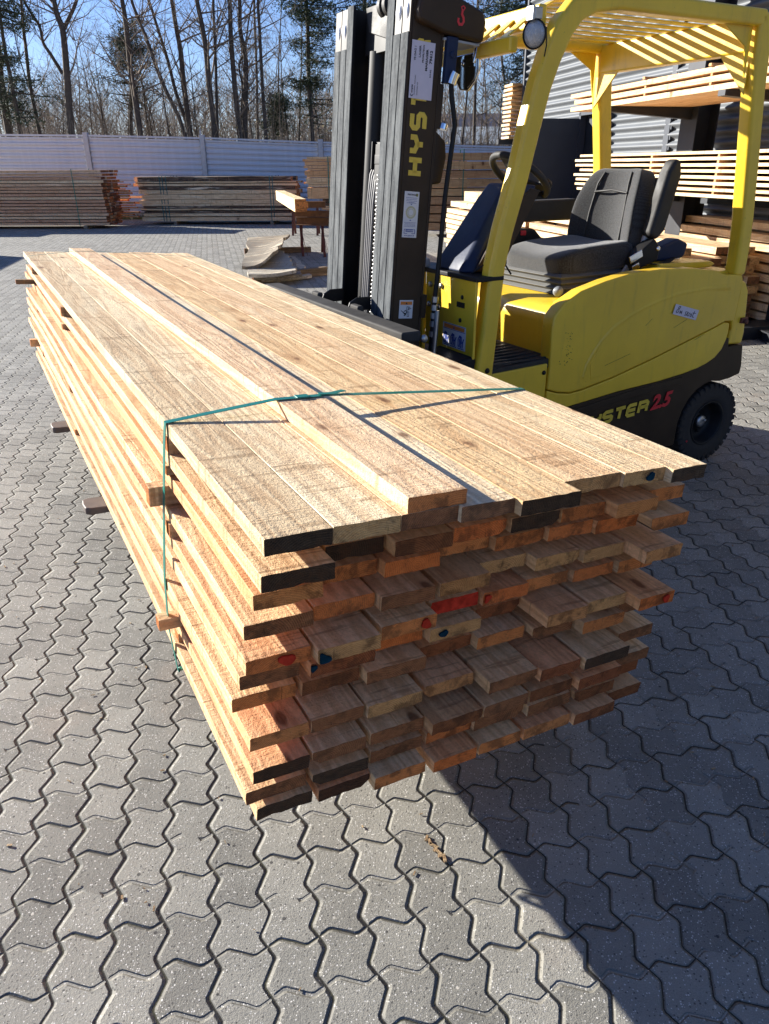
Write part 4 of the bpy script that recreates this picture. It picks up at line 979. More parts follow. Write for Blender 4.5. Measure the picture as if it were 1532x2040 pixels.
# --- body
g = G(); g.prism([(-1.17,.50),(-1.17,.875),(-1.15,.925),(-1.08,.955),(-.55,.99),(-.50,1.03),(.02,1.05),(.09,1.02),(.14,.70),(.10,.655),(-.3,.56)], .05, WT-.05)
body = g.obj('body', YEL, fk, bevel=.012)
g = G(); g.prism([(-.44,1.052),(-.02,1.052),(.015,1.068),(-.02,1.083),(-.40,1.09)], .16, WT-.16); g.obj('battery_cover', YEL, fk, bevel=.008)
g = G(); g.box(-.36,-.12,.30,.55,1.0855,1.0885); 
g.obj('cover_label', PAPER, fk, M=Matrix.Rotation(radians(1.0), 4, 'Y') @ Matrix.Translation((0,0,.0)))
rim = [(-1.205,.70),(-1.212,.862),(-1.205,.925),(-1.15,.982),(-1.054,1.028),(-.907,1.062),(-.753,1.086),(-.557,1.093),(-.348,1.084),(-.161,1.060),(-.087,1.036),(.035,1.030),(.052,.995),(.045,.90),(.040,.787),(.022,.70)]
seam = [(-.03,.792),(-.12,.765),(-.534,.652),(-.80,.588),(-.987,.555),(-1.066,.549),(-1.145,.563),(-1.208,.584)]
low = [(-1.205,.445),(-1.066,.481),(-.90,.497),(-.75,.512),(-.585,.521),(-.467,.527),(-.287,.545),(-.18,.562),(-.115,.580),(-.060,.604),(-.015,.645),(.008,.700)]
for side, (y0, y1) in enumerate(((0, .075), (WT-.075, WT))):
    g = G(); g.prism(rim[:-1] + [(.040,.735),(.020,.790)] + [(x, z+.0022) for x, z in seam], y0, y1)
    sp_ = g.obj('side_panel', YEL2 if side == 0 else YEL, fk, bevel=.020, seg=3, ang=40)
    g = G(); g.prism([(x, z-.0022) for x, z in seam[::-1]] + [(.008,.782),(.012,.735)] + low[::-1], y0+.001, y1)
    g.obj('lower_side_panel', YEL, fk, bevel=.007, seg=2, ang=40)
    if side == 0:
        # pressed swoosh across the panel
        arc = [(-.997,.622),(-.985,.68),(-.948,.74),(-.90,.795),(-.84,.848),(-.75,.893),(-.658,.927),(-.55,.956),(-.43,.978),(-.25,.990),(-.06,.985)]
        inn = [(x+.012+.012*i/10, z-.012-.016*(i/10)) for i, (x, z) in enumerate(arc)]
        g = G(); k = len(arc); vs = []
        mid = [((a[0]+b[0])/2, (a[1]+b[1])/2) for a, b in zip(arc, inn)]
        for pr, y in ((arc, -.0002), (mid, -.0062), (inn, -.0002)): vs += [(x, y, z) for x, z in pr]
        fs = [(j*k+i, j*k+i+1, (j+1)*k+i+1, (j+1)*k+i) for j in (0, 1) for i in range(k-1)]
        g.add(vs, fs, 0, True); g.obj('pressed_crease', YEL2, sp_)
        g = G(); g.prism([(-.94,.60),(-.60,.665),(-.30,.745),(-.04,.83),(-.03,.95),(-.25,.972),(-.43,.962),(-.62,.918),(-.80,.855),(-.90,.77),(-.955,.68)], -.0022, .004); g.obj('panel_field', YEL2, sp_, bevel=.0015, ang=60)
random.seed(17); g = G()
for j in range(46):
    x = random.gauss(-1.105, .014); zz = random.uniform(.69, .85); g.box(x, x+random.uniform(.001,.004), -.0006, .001, zz, zz+random.uniform(.001,.005))
for x0, z0, x1, z1 in ((-.86,.66,-.70,.70),(-.42,.80,-.33,.835),(-.25,.72,-.18,.745),(-.62,.83,-.58,.86)):
    g.obox(((x0+x1)/2, -.0026, (z0+z1)/2), (x1-x0, 0, z1-z0), (0, .0008, 0), (-.0004, 0, .0012))
g.obj('scuffs', BLK, bpy.data.objects['side_panel'])
random.seed(5)
# counterweight at the rear
g = G(); g.prism([(.040,.66),(.052,1.0),(.095,.985),(.128,.94),(.160,.72),(.155,.655)], .012, WT-.012); g.prism([(.10,.66),(.10,1.0),(.22,.96),(.27,.75),(.26,.655)], .14, WT-.14)
cw = g.obj('counterweight', YEL, fk, bevel=.014, seg=3)
g = G(); g.lathe([(0,0),(.012,0),(.012,.02),(0,.02)], (.125,.004,.78), (0,-1,0), 10); g.box(.10,.15,.000,.012,.772,.80); g.obj('latch', RUST, cw)
# chassis
arch = [(.02,.464),(-.04,.474),(-.098,.462),(-.155,.436),(-.205,.392),(-.240,.335),(-.258,.27),(-.262,.14)]
ch = [(-1.60,.13),(-1.60,.30),(-1.21,.32),(-1.205,.443),(-1.066,.479),(-.75,.510),(-.467,.525),(-.287,.543),(-.115,.578),(-.060,.602),(-.015,.643),(.01,.70),(.035,.70),(.04,.652),(.158,.652),(.183,.53),(.178,.486),(.10,.470)] + arch
g = G(); g.prism(ch, .006, .07); g.prism(ch, WT-.07, WT-.006); g.prism([(-1.6,.13),(-1.6,.42),(-.3,.5),(.0,.62),(.15,.64),(.24,.6),(.22,.5),(-.02,.5),(-.30,.40),(-.32,.13)], .20, WT-.20)
cha = g.obj('chassis', BRN, fk, bevel=.006, seg=2, ang=40)
g = G(); g.prism([(-1.15,.445),(-.687,.500),(-.287,.530),(-.287,.490),(-.687,.462),(-1.15,.405)], .000, .010); g.obj('rub_strip', BRN, cha, bevel=.003)
# step
g = G(); g.prism([(-1.565,.20),(-1.565,.700),(-1.215,.712),(-1.213,.20)], .004, .05); g.obj('step_panel', YEL, fk, bevel=.006)
g = G(); g.prism([(-1.60,.665),(-1.60,.715),(-1.47,.722),(-1.172,.735),(-1.172,.69),(-1.47,.68)], .012, .62)
for j in range(11): g.box(-1.52, -1.19, .03+j*.05, .045+j*.05, .728, .737)
g.obj('step_tread', PLASG, fk, bevel=.003)
g = G(); 
for x, z in ((-1.235,.672),): g.lathe([(0,0),(.011,0),(.009,.006),(0,.006)], (x,.004,z), (0,-1,0), 12)
g.obj('bolt', BLK, fk)
g = G(); g.box(-1.60,-1.17,.10,WT-.10,.60,.70); g.obj('floor_plate', PLASG, fk)
# front fender and black nose below the front plate
g = G(); g.prism([(-1.90,.14),(-1.93,.62),(-1.86,.75),(-1.62,.79),(-1.57,.74),(-1.57,.14)], .02, .30); g.prism([(-1.90,.14),(-1.93,.62),(-1.86,.75),(-1.62,.79),(-1.57,.74),(-1.57,.14)], WT-.30, WT-.02)
fd = g.obj('front_fender', BLK, fk, bevel=.015)
g = G(); g.lathe([(0,0),(.009,0),(.007,.006),(0,.006)], (-1.80,.12,.773), (-.2,0,1), 10); g.obj('bolt', STEEL, fd)
# front plate (dash support) with bolts and labels
g = G(); g.box(-1.632,-1.618,.02,.42,.775,1.105); fp = g.obj('front_plate', YEL, fk, bevel=.003)
g = G(); g.box(-1.645,-1.625,.43,1.06,.60,1.145); g.box(-1.64,-1.20,1.03,1.06,.70,.95); g.obj('far_front_plate', YEL, fk, bevel=.003)  # unseen far half of the plate, added to shade floor and step wall
g = G(); g.box(-1.64,-1.50,.0,.92,1.105,1.125); g.obj('cowl_ledge', BLK, fk, bevel=.004)
g = G()
for y, z in ((.375,1.055),(.285,1.058),(.385,.965),(.300,.962)):
    g = G(); g.lathe([(0,0),(.013,0),(.011,.009),(0,.009)], (-1.632,y,z), (-1,0,0), 12); g.obj('bolt', STEEL, fp)
g = G()
for y, z in ((.115,1.03),(.125,.93)): g.lathe([(0,0),(.010,0),(.009,.004),(0,.004)], (-1.632,y,z), (-1,0,0), 12)
g.box(-1.6345,-1.632,.095,.155,.985,1.008)
g.obj('plugs', BLK, fp)
def decal(parent, M, w_, h_, mat, name='label'):
    g = G(); g.box(0, w_, 0, h_, 0, .0008); o = g.obj(name, mat, parent); o.matrix_local = M; return o
# warning label with three pictograms (faces the front)
ML = frame(Vector((0,-1,0)), Z, Vector((-1,0,0)), Vector((-1.6328,.262,.800)))
wl = decal(fp, ML, .185, .105, PAPW, 'warning_label')
g = G(); g.box(.010,.175,.082,.099,.0009,.0014); g.obj('orange_band', ORL, wl)
g = G(); g.box(.003,.182,.078,.080,.0009,.0014); g.box(.003,.182,.101,.103,.0009,.0014); g.prism([(.086,.083),(.098,.083),(.092,.097)], .0015, .0018, 'z')
for k in range(3):
    cx = .030+k*.060; I = Matrix.Translation((0,0,.0009))
    g.ribbon([(cx-.020,.012),(cx-.022,.045),(cx-.010,.062),(cx+.004,.058),(cx+.008,.030)], .005, I); g.ribbon([(cx-.012,.012),(cx-.008,.030),(cx-.012,.044),(cx-.004,.048),(cx+.002,.022),(cx-.002,.010)], .006, I)
    g.ribbon([(cx+.012,.010),(cx+.014,.034),(cx+.022,.052)], .006, I); g.ribbon([(cx-.024,.006),(cx+.024,.006)], .003, I); g.lathe([(0,.001),(.006,.001),(.006,.0016),(0,.0016)], (cx-.006,.054,0), (0,0,1), 10)
g.obj('pictograms', INKB, wl)
# cowl
g = G()
def loop(a0, b0, b1, z, r): return (a0, b0, b1, z, r)
secs = [(-1.612,-1.46,.125,.405,1.125),(-1.590,-1.42,.130,.402,1.18),(-1.50,-1.36,.150,.395,1.30),(-1.41,-1.28,.170,.385,1.42),(-1.36,-1.22,.185,.375,1.478)]
vs = []
for a0, a1, y0, y1, z in secs:
    c = .035; vs += [(a0,y0+c,z),(a0,y1-c,z),(a0+c,y1,z),(a1,y1,z-.01),(a1+.03,y0+.02,z-.01),(a0+c*1.1,y0,z)]
fs = [(i*6+j, i*6+(j+1) % 6, (i+1)*6+(j+1) % 6, (i+1)*6+j) for i in range(4) for j in range(6)] + [tuple(range(5,-1,-1)), tuple(range(24,30))]
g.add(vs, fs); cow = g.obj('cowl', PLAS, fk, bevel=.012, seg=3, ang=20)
g = G(); g.prism([(-1.575,1.13),(-1.44,1.13),(-1.25,1.45),(-1.30,1.46),(-1.42,1.35)], .112, .128); g.obj('cowl_side', BRN, cow, bevel=.004)
g = G(); g.tube([(-1.60,.10,1.13),(-1.57,.06,1.165),(-1.46,.05,1.16),(-1.42,.06,1.12)], .004, 6); g.obj('cable', BLK, cow)
g = G(); g.box(-1.66,-1.62,.40,.47,1.125,1.165); g.obj('reservoir', LGRY, fk, bevel=.01)
# steering column and wheel
nrm = Vector((.60,0,.80)).normalized(); wc = Vector((-1.175,.36,1.505))
g = G(); g.tube([(-1.36,.30,1.36),wc-nrm*.05], [.05,.035], 12); g.obj('steering_column', PLASG, fk)
g = G(); R_ = .146; X_ = nrm.orthogonal().normalized(); Y_ = nrm.cross(X_)
tor = [wc + (X_*cos(2*pi*i/40)+Y_*sin(2*pi*i/40))*R_ for i in range(41)]; g.tube(tor, .016, 10, cap=False)
for k in range(3):
    a = 2*pi*k/3+.5; e_ = wc + (X_*cos(a)+Y_*sin(a))*R_; g.bar(wc-nrm*.02, e_, .045, .010, up=nrm)
g.lathe([(0,-.03),(.05,-.03),(.055,-.01),(.045,.012),(0,.016)], wc, nrm, 24); sw = g.obj('steering_wheel', PLASG, fk)
kp = wc + (Vector((.8,-.0,-.6))*R_); g = G(); g.lathe([(0,0),(.010,0),(.010,.03),(.030,.035),(.034,.055),(.024,.070),(0,.072)], kp+nrm*.012, nrm, 20); g.obj('spinner_knob', BLK, sw)
g = G(); g.box(-1.20,-1.05,.30,.42,1.405,1.44); 
for j in range(4): g.lathe([(0,0),(.006,0),(.006,.012),(0,.014)], (-1.085,.31+j*.03,1.44), (.3,0,1), 8)
g.obj('display_pod', BLK, fk, bevel=.006)
# --- seat
def cushion(name, sx, sy, sz, mat, parent, M, sub=2, cr=.35, fn=None):
    g = G(); nx, ny, nz = 4, 5, 3; idx = {}; vs = []
    def V(i, j, k):
        if (i, j, k) in idx: return idx[(i, j, k)]
        p = Vector((sx*(i/nx-.5), sy*(j/ny-.5), sz*(k/nz-.5)))
        if fn: p = fn(p, i/nx, j/ny, k/nz)
        idx[(i, j, k)] = len(vs); vs.append(p); return idx[(i, j, k)]
    fs = []
    for i in range(nx):
        for j in range(ny):
            fs += [(V(i,j,0),V(i,j+1,0),V(i+1,j+1,0),V(i+1,j,0)), (V(i,j,nz),V(i+1,j,nz),V(i+1,j+1,nz),V(i,j+1,nz))]
    for i in range(nx):
        for k in range(nz):
            fs += [(V(i,0,k),V(i+1,0,k),V(i+1,0,k+1),V(i,0,k+1)), (V(i,ny,k),V(i,ny,k+1),V(i+1,ny,k+1),V(i+1,ny,k))]
    for j in range(ny):
        for k in range(nz):
            fs += [(V(0,j,k),V(0,j,k+1),V(0,j+1,k+1),V(0,j+1,k)), (V(nx,j,k),V(nx,j+1,k),V(nx,j+1,k+1),V(nx,j,k+1))]
    g.add(vs, fs); return g.obj(name, mat, parent, M=M, subsurf=sub)
def fseat(p, u_, v_, k):
    p.z += .022*(2*abs(v_-.5))**2.2*(k) - .02*k*(1-abs(2*v_-1))*(1 if .1 < u_ < .95 else .4)
    if u_ < .2: p.z -= .030*k; p.x += .01
    if v_ in (0, 1): p.z -= .012*k
    return p
seat = cushion('seat', .50, .49, .135, FAB, fk, Matrix.Translation((-.715,.505,1.118)) @ Matrix.Rotation(radians(-3), 4, 'Y'), fn=fseat)
def fback(p, u_, v_, k):   # X = thickness (front = u 0), Y = width, Z = height
    w_ = 1.0 if k < .5 else (1.0-.22*(k-.5)*2*(.6 if k < .9 else 1.15)); p.y *= w_*(1.02 if k < .4 else 1)
    if u_ < .3: p.x -= .095*max(0, abs(2*v_-1)-.30)*(1.25 if k < .7 else .5)
    p.x += .03*(2*abs(k-.5))**2*(.5)
    return p
bk = cushion('backrest', .085, .46, .44, FAB, seat, Matrix.Translation((.320,0,.175)) @ Matrix.Rotation(radians(11), 4, 'Y'), fn=fback)
g = G()   # piping seams on the backrest and the cushion
def seamtube(pts): g.tube([(x-.016, y, z) for x, y, z in pts], .0055, 6)
seamtube([(-.058,-.13,-.18),(-.056,-.125,0),(-.050,-.110,.14),(-.030,-.095,.200)]); seamtube([(-.058,.13,-.18),(-.056,.125,0),(-.050,.110,.14),(-.030,.095,.200)])
seamtube([(-.056,-.118,.10),(-.050,0,.112),(-.056,.118,.10)])
g.obj('seam', PLASG, bk)
g = G(); g.prism([(-.02,-.22),(.06,-.24),(.085,.14),(.05,.195),(.03,.16)], -.205, .205); g.obj('back_shell', PLASG, bk, bevel=.02, seg=3)
# folded-up arm pad on the near side of the seat
g = G(); g.prism([(-.045,-.20),(.015,-.215),(.055,-.16),(.062,.10),(.030,.165),(-.012,.160),(-.035,.10)], -.036, .036); g.obj('arm_pad', PLASG, fk, bevel=.026, seg=4, M=Matrix.Translation((-.395,.215,1.415)) @ Matrix.Rotation(radians(12), 4, 'Y'))
g = G(); g.box(-.03,.03,-.012,.012,-.12,.07); g.lathe([(0,0),(.016,0),(.014,.012),(0,.012)], (0,-.012,-.09), (0,-1,0), 12); g.obj('arm_hinge', LGRY, fk, bevel=.008, M=Matrix.Translation((-.425,.235,1.27)) @ Matrix.Rotation(radians(12), 4, 'Y'))
g = G(); g.prism([(-.95,1.262),(-.40,1.262),(-.36,1.30),(-.36,1.375),(-.95,1.368),(-1.02,1.345),(-1.02,1.285)], .86, .95); g.obj('side_console', PLASG, fk, bevel=.012, seg=3)
g = G(); g.prism([(-.95,1.0),(-.62,1.0),(-.62,1.16),(-.70,1.23),(-.90,1.23),(-.97,1.16)], .80, .93); sc = g.obj('lever_console', BLK, fk, bevel=.015, seg=3)
g = G(); g.box(-.80,-.765,.795,.825,1.20,1.225); g.obj('belt_release', REDT, sc, bevel=.004)
# bellows suspension
g = G()
for k in range(4):
    z0 = .955+k*.027; o_ = .0
    vs = []; 
    for (dz, ex) in ((0, .0), (.0135, .020), (.027, .0)):
        vs += [(-.945-ex+o_,.27-ex,z0+dz),(-.52+ex,.27-ex,z0+dz),(-.52+ex,.75+ex,z0+dz),(-.945-ex+o_,.75+ex,z0+dz)]
    g.add(vs, [(r*4+j, r*4+(j+1) % 4, (r+1)*4+(j+1) % 4, (r+1)*4+j) for r in (0, 1) for j in range(4)])
g.add([(-.945,.27,1.063),(-.52,.27,1.063),(-.52,.75,1.063),(-.945,.75,1.063)], [(0,1,2,3)])
g.obj('bellows', GRY, fk, bevel=.003)
g = G(); g.box(-.97,-.36,.24,.78,.935,.958); g.box(-.55,-.30,.27,.74,.955,1.075); g.obj('seat_base', BLK, fk, bevel=.006)
g = G(); g.prism([(-.60,1.045),(-.56,1.045),(-.525,1.10),(-.50,1.11),(-.50,1.125),(-.545,1.12)], .222, .236); g.obj('seat_lever', LGRY, fk, bevel=.004)
# seat belt retractor, buckle
g = G(); g.prism([(-.10,-.045),(.045,-.06),(.075,.0),(.05,.055),(-.06,.035),(-.11,.0)], -.035, .035); bx = g.obj('belt_buckle', BLK, fk, bevel=.010, M=Matrix.Translation((-.475,.205,1.145)) @ Matrix.Rotation(radians(-22), 4, 'Y'))
g = G(); g.box(-.135,-.05,-.042,-.036,.008,.045); g.box(-.13,-.085,-.046,-.038,-.035,-.005); g.lathe([(0,0),(.014,0),(.010,.008),(0,.008)], (.055,-.036,.0), (0,-1,0), 14); g.obj('buckle_plate', CHR, bx, bevel=.003)
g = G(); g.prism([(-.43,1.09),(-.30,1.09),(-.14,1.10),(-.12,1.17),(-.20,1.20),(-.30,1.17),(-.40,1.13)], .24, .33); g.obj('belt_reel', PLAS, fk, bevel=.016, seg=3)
g = G(); g.rect([(-.46,.22,1.10),(-.40,.20,1.085),(-.30,.21,1.09),(-.22,.25,1.105)], .004, .045, up=(0,1,0)); g.obj('belt', PLASG, fk)
# knobs on the seat front
KNB = simple('knob_plastic', (.20, .215, .24), .4, var=.1)
g = G(); g.lathe([(0,0),(.020,0),(.024,.008),(.024,.026),(.019,.028),(.018,.040),(0,.044)], (-.985,.25,.985), (-.35,-.85,.35), 24); g.obj('adjust_knob', KNB, fk)
g = G(); g.lathe([(0,0),(.015,0),(.018,.008),(.018,.020),(.012,.030),(0,.031)], (-.93,.22,.972), (-.35,-.85,.25), 20); g.obj('adjust_knob', KNB, fk)
g = G(); g.prism([(-.90,.955),(-.80,.955),(-.78,.972),(-.82,.985),(-.90,.98)], .17, .20); g.obj('catch', LGRY, fk, bevel=.006)
g = G(); g.tube([(-1.0,.19,.953),(-1.0,.17,.975),(-.87,.16,.975),(-.83,.17,.953)], .003, 6); g.box(-1.06,-.80,.16,.80,.938,.944); g.obj('bracket', BLK, fk)

# --- overhead guard
g = G()
post = [(-1.580,.50),(-1.575,.70),(-1.552,.90),(-1.530,1.165),(-1.500,1.300),(-1.440,1.505),(-1.400,1.68),(-1.362,1.83),(-1.325,1.93),(-1.275,2.03),(-1.215,2.095),(-1.13,2.13),(-1.0,2.142),(-.5,2.142),(-.12,2.142)]
wid = [.098,.098,.085,.080,.080,.082,.085,.088,.092,.095,.092,.082,.070,.068,.068]
for y in (.037, WT-.037): g.rect([(x, y, z) for x, z in post], wid, .072, up=(0,1,0))
gd = g.obj('overhead_guard', YEL, fk, bevel=.018, seg=4, ang=45)
for y in (.040, WT-.040):
    g = G(); g.rect([(.022,y,1.022),(.020,y,1.15),(.004,y,1.30),(-.045,y,1.60),(-.088,y,1.85),(-.108,y,2.0),(-.115,y,2.165)], [.080,.084,.086,.088,.090,.095,.10], .078, up=(0,1,0)); rp = g.obj('rear_post', YEL, gd, bevel=.018, seg=4, ang=45)
    g = G(); g.prism([(-.17,1.90),(-.17,2.11),(-.36,2.11),(-.20,2.03)], y-.004, y+.004)
    g.obj('gusset', YEL, rp, bevel=.002)
    g = G(); sgn = 1 if y < .5 else -1; g.prism([(y, 1.84),(y+sgn*.20, 2.045),(y+sgn*.20, 2.11),(y, 2.11)], -.155, -.145, 'x'); g.obj('gusset', YEL, rp, bevel=.002)
g = G(); g.lathe([(0,0),(.013,0),(.010,.006),(0,.006)], (-1.562,.001,.722), (0,-1,0), 14); g.obj('bolt', BLK, gd)
for (a, z, w_, h_) in ((-1.475,1.972,.040,.056), (-1.345,2.072,.040,.080), (-.125,2.080,.075,.14)):
    g = G(); g.box(a-w_/2, a+w_/2, .06, WT-.06, z-h_/2, z+h_/2); g.obj('cross_beam', YEL, gd, bevel=.010, seg=3)
for k in range(9):
    y = .14 + k*(WT-.28)/8
    g = G(); g.rect([(-1.47,y,2.0),(-1.35,y,2.085),(-1.25,y,2.135),(-1.1,y,2.15),(-.10,y,2.15)], .007, .050, up=(0,1,0)); g.obj('slat', YEL, gd, bevel=.003)
# work light
LM = frame(Vector((1,0,0)), Vector((0,1,0)), Z, Vector((-1.448,-.030,1.995)))
g = G(); ax = Vector((-.80,-.50,-.12)); g.lathe([(0,-.055),(.035,-.052),(.058,-.02),(.068,.004),(.070,.018),(.064,.020)], (0,0,0), ax, 28); wl = g.obj('work_light', BLK, fk, M=LM @ Matrix.Diagonal((.66,.66,.72,1)))
g = G(); g.lathe([(0,.030),(.035,.027),(.060,.018),(.063,.010)], (0,0,0), ax, 28); g.obj('lens', LENS, wl)
g = G(); g.box(-.035,.02,-.030,.030,.062,.115); g.box(-.05,-.035,-.032,.032,.055,.12); g.obj('bracket', STEEL, wl, bevel=.004)
g = G(); g.tube([(.02,.02,.05),(.06,-.02,.03),(.07,-.02,-.05),(.06,-.02,-.10)], .004, 6); g.obj('cable', BLK, wl)
# mirror hanging from the front beam
g = G(); 
pts = [(-.075,.055),(.075,.070),(.082,-.01),(.062,-.062),(.020,-.105),(-.030,-.098),(-.062,-.055)]
g.prism(pts, -.006, .012); mi_ = g.obj('mirror', GLASS, fk, bevel=.006, seg=3, M=Matrix.Translation((-1.51,.335,1.915)) @ Matrix.Rotation(radians(-62), 4, 'Z') @ Matrix.Scale(.80, 4))
g = G(); g.prism([(x*.86, z*.86) for x, z in pts], -.0085, -.0065); g.obj('mirror_glass', GLASS, mi_)
g = G(); g.box(-.02,.055,-.016,-.008,.005,.040); g.lathe([(0,0),(.012,0),(.010,.008),(0,.008)], (-.012,-.010,.02), (0,-1,0), 12); g.tube([(.05,-.012,.02),(.065,-.01,.10),(.04,0,.115)], .010, 8); g.obj('mirror_bracket', CHR, mi_)

# --- mast (leans back)
MT = Matrix.Translation((-1.94,0,.85)) @ Matrix.Rotation(math.atan(.08), 4, 'Y') @ Matrix.Translation((0,0,-.85))
# local: X back from the front plane, Z up the mast
def chan(g, y0, y1, x0, x1, z0, z1, fl=.022, web_near=True):
    g.box(x0, x0+fl, y0, y1, z0, z1); g.box(x1-fl, x1, y0, y1, z0, z1)
NB0, NB1 = .222, .405; FB0, FB1 = .705, .888
g = G()
for y0, y1, wy in ((.222,.282,(.222,.236)), (.828,.888,(.874,.888))):
    g.box(.0,.012,y0,y1,.10,2.165); g.box(.145,.158,y0,y1,.10,2.165)
    g.box(.012,.145,wy[0],wy[1],.10,2.165)
g.box(.03,.06,.236,.874,.15,.32); g.box(.150,.175,.222,.888,1.70,1.86); g.box(.145,.18,.222,.888,.95,1.05)
mast = g.obj('mast', BRN, fk, M=MT, bevel=.003)
g = G()
for y0, y1 in ((.224,.280), (.286,.340), (.346,.402), (.708,.764), (.770,.824), (.830,.886)):
    top = 2.17 if (y0 in (.346, .708)) else 2.015
    g.box(-.0035, -.0005, y0, y1, .12, top)
g.obj('worn_flange', WORN, mast, bevel=.0012)
g = G()   # inner rail sections
for y0, y1, wy in ((.286,.340,(.286,.296)),(.770,.824,(.814,.824)),(.346,.402,(.346,.358)),(.708,.764,(.752,.764))):
    g.box(.0,.012,y0,y1,.12,2.165); g.box(.128,.140,y0,y1,.12,2.165); g.box(.012,.128,wy[0],wy[1],.12,2.165)
g.box(.02,.12,.402,.708,2.06,2.165) if False else g.box(.06,.14,.402,.708,1.99,2.15)
g.obj('inner_rails', BLK, mast, bevel=.002)
g = G()   # dark cut-outs at the rail tops with the rollers in them
ROLM = simple('roller_steel', (.72,.72,.74), .35, .3)
for y in (.312, .253, .797, .857):
    g = G(); g.lathe([(0,-.018),(.050,-.018),(.054,-.012),(.054,.012),(.050,.018),(0,.018)], (.046,y,2.085), (0,1,0), 28)
    g.obj('roller', ROLM, mast)
g = G()   # crossmember at top with pale sheaves
g.prism([(.42,2.165),(.70,2.165),(.66,2.07),(.46,2.02)], .05, .12, 'x'); 
for y in (.50,.545): g.lathe([(0,-.014),(.045,-.014),(.045,.014),(0,.014)], (.07,y,2.15), (0,1,0), 24)
g.obj('crosshead', PLASG, mast, bevel=.004)
# lift cylinders, hoses, chain
g = G(); g.tube([(.095,.445,.15),(.095,.445,1.10)], .032, 16); g.tube([(.10,.635,.15),(.10,.635,2.0)], .052, 18); g.tube([(.13,.56,.15),(.13,.56,1.75)], .022, 12); cy = g.obj('lift_cylinder', BLK, mast)  # far tube made thick and tall to keep sun off the cowl
g = G(); g.tube([(.095,.445,1.10),(.095,.445,1.42)], .019, 16); g.obj('piston_rod', CHR, cy)
g = G(); g.box(.03,.06,.425,.505,1.40,1.64); g.tube([(.045,.43,1.642),(.045,.52,1.642)], .010, 8); g.box(.028,.034,.425,.505,1.56,1.60); g.box(.02,.06,.42,.43,1.54,1.65); g.box(.02,.06,.515,.525,1.54,1.65); g.obj('hose_pulley_bracket', BLK, mast, bevel=.003)
for k in range(4):
    y = .545 - k*.017; g = G(); g.tube([(.07,.475+.0*k,1.60-.012*k),(.05,.50+.006*(3-k),1.595-.012*k),(.035,y-.004,1.52-.01*k),(.03,y,1.40),(.03,y+.004,.9),(.035,y+.004,.35)], .0075, 8); g.obj('hose', simple('hose_rubber_%d' % k, (.10,.10,.105), .45), mast)
g = G()
for k in range(62):
    z = .45 + k*.0175; g.lathe([(0,-.006),(.0062,-.006),(.0062,.006),(0,.006)], (.035,.468+.004*(k % 2),z), (0,1,0), 7); g.box(.031,.039,.461+.006*(k % 2),.464+.006*(k % 2),z-.009,z+.009)
g.tube([(.037,.468,1.52),(.05,.45,1.555),(.06,.435,1.56)], .007, 6)
g.obj('lift_chain', STEEL, mast)
# black cover with the red hook at the top of the mast
g = G(); g.prism([(.022,2.050),(.016,2.085),(.03,2.15),(.10,2.175),(.31,2.12),(.328,2.09),(.322,2.015),(.14,2.025)], .190, .36)
cv = g.obj('mast_top_cover', BRN, mast, bevel=.014, seg=3)
g = G(); g.box(.150,.315,.21,.34,2.006,2.014); g.obj('cover_lip', LGRY, cv)
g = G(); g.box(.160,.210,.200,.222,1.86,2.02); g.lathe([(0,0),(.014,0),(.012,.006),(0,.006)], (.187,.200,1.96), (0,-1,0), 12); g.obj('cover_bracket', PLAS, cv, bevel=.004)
HKM = frame(Vector((1,0,0)), Z, Vector((0,-1,0)), Vector((.205,.189,2.065)))
g = G(); g.ribbon([(-.003,.052),(.006,.058),(.014,.052),(.008,.044),(0,.046),(-.003,.052)], .004, HKM); g.ribbon([(.004,.044),(.002,.030),(.010,.020),(.013,.008),(.006,-.003),(-.006,-.004),(-.013,.005),(-.012,.016)], .009, HKM); g.obj('hook_symbol', REDT, cv)
# side casting and hydraulic line behind the rail
g = G(); g.prism([(.158,1.70),(.215,1.66),(.225,1.60),(.210,1.50),(.158,1.49)], .235, .30); g.obj('tilt_bracket', BRN, mast, bevel=.01)
g = G(); g.tube([(.19,.205,1.90),(.20,.20,1.82),(.225,.195,1.72),(.215,.192,1.60),(.205,.19,1.45),(.203,.19,1.2),(.200,.19,1.05),(.20,.19,.80),(.21,.20,.62)], .0105, 10); pp = g.obj('hydraulic_hose', BLK, mast)
g = G(); 
for z in (1.035,1.00,.965,.93,.885): g.tube([(.201,.19,z-.012),(.201,.19,z+.012)], .0145, 6)
g.tube([(.205,.17,.99),(.205,.17,.80)], .011, 8); g.obj('fitting', STEEL, pp)
g = G(); g.tube([(.19,.195,1.86),(.195,.19,1.885),(.20,.185,1.90)], .02, 10); g.obj('fitting', CHR, pp)
g = G(); g.tube([(.185,.225,1.70),(.19,.225,1.72)], .018, 10); g.obj('fitting', CHR, pp)
g = G(); g.tube([(.03,.219,.80),(.06,.212,.835),(.10,.210,.84),(.125,.214,.82),(.115,.216,.795),(.09,.219,.785)], .006, 8); g.obj('loop_hose', BLK, mast)

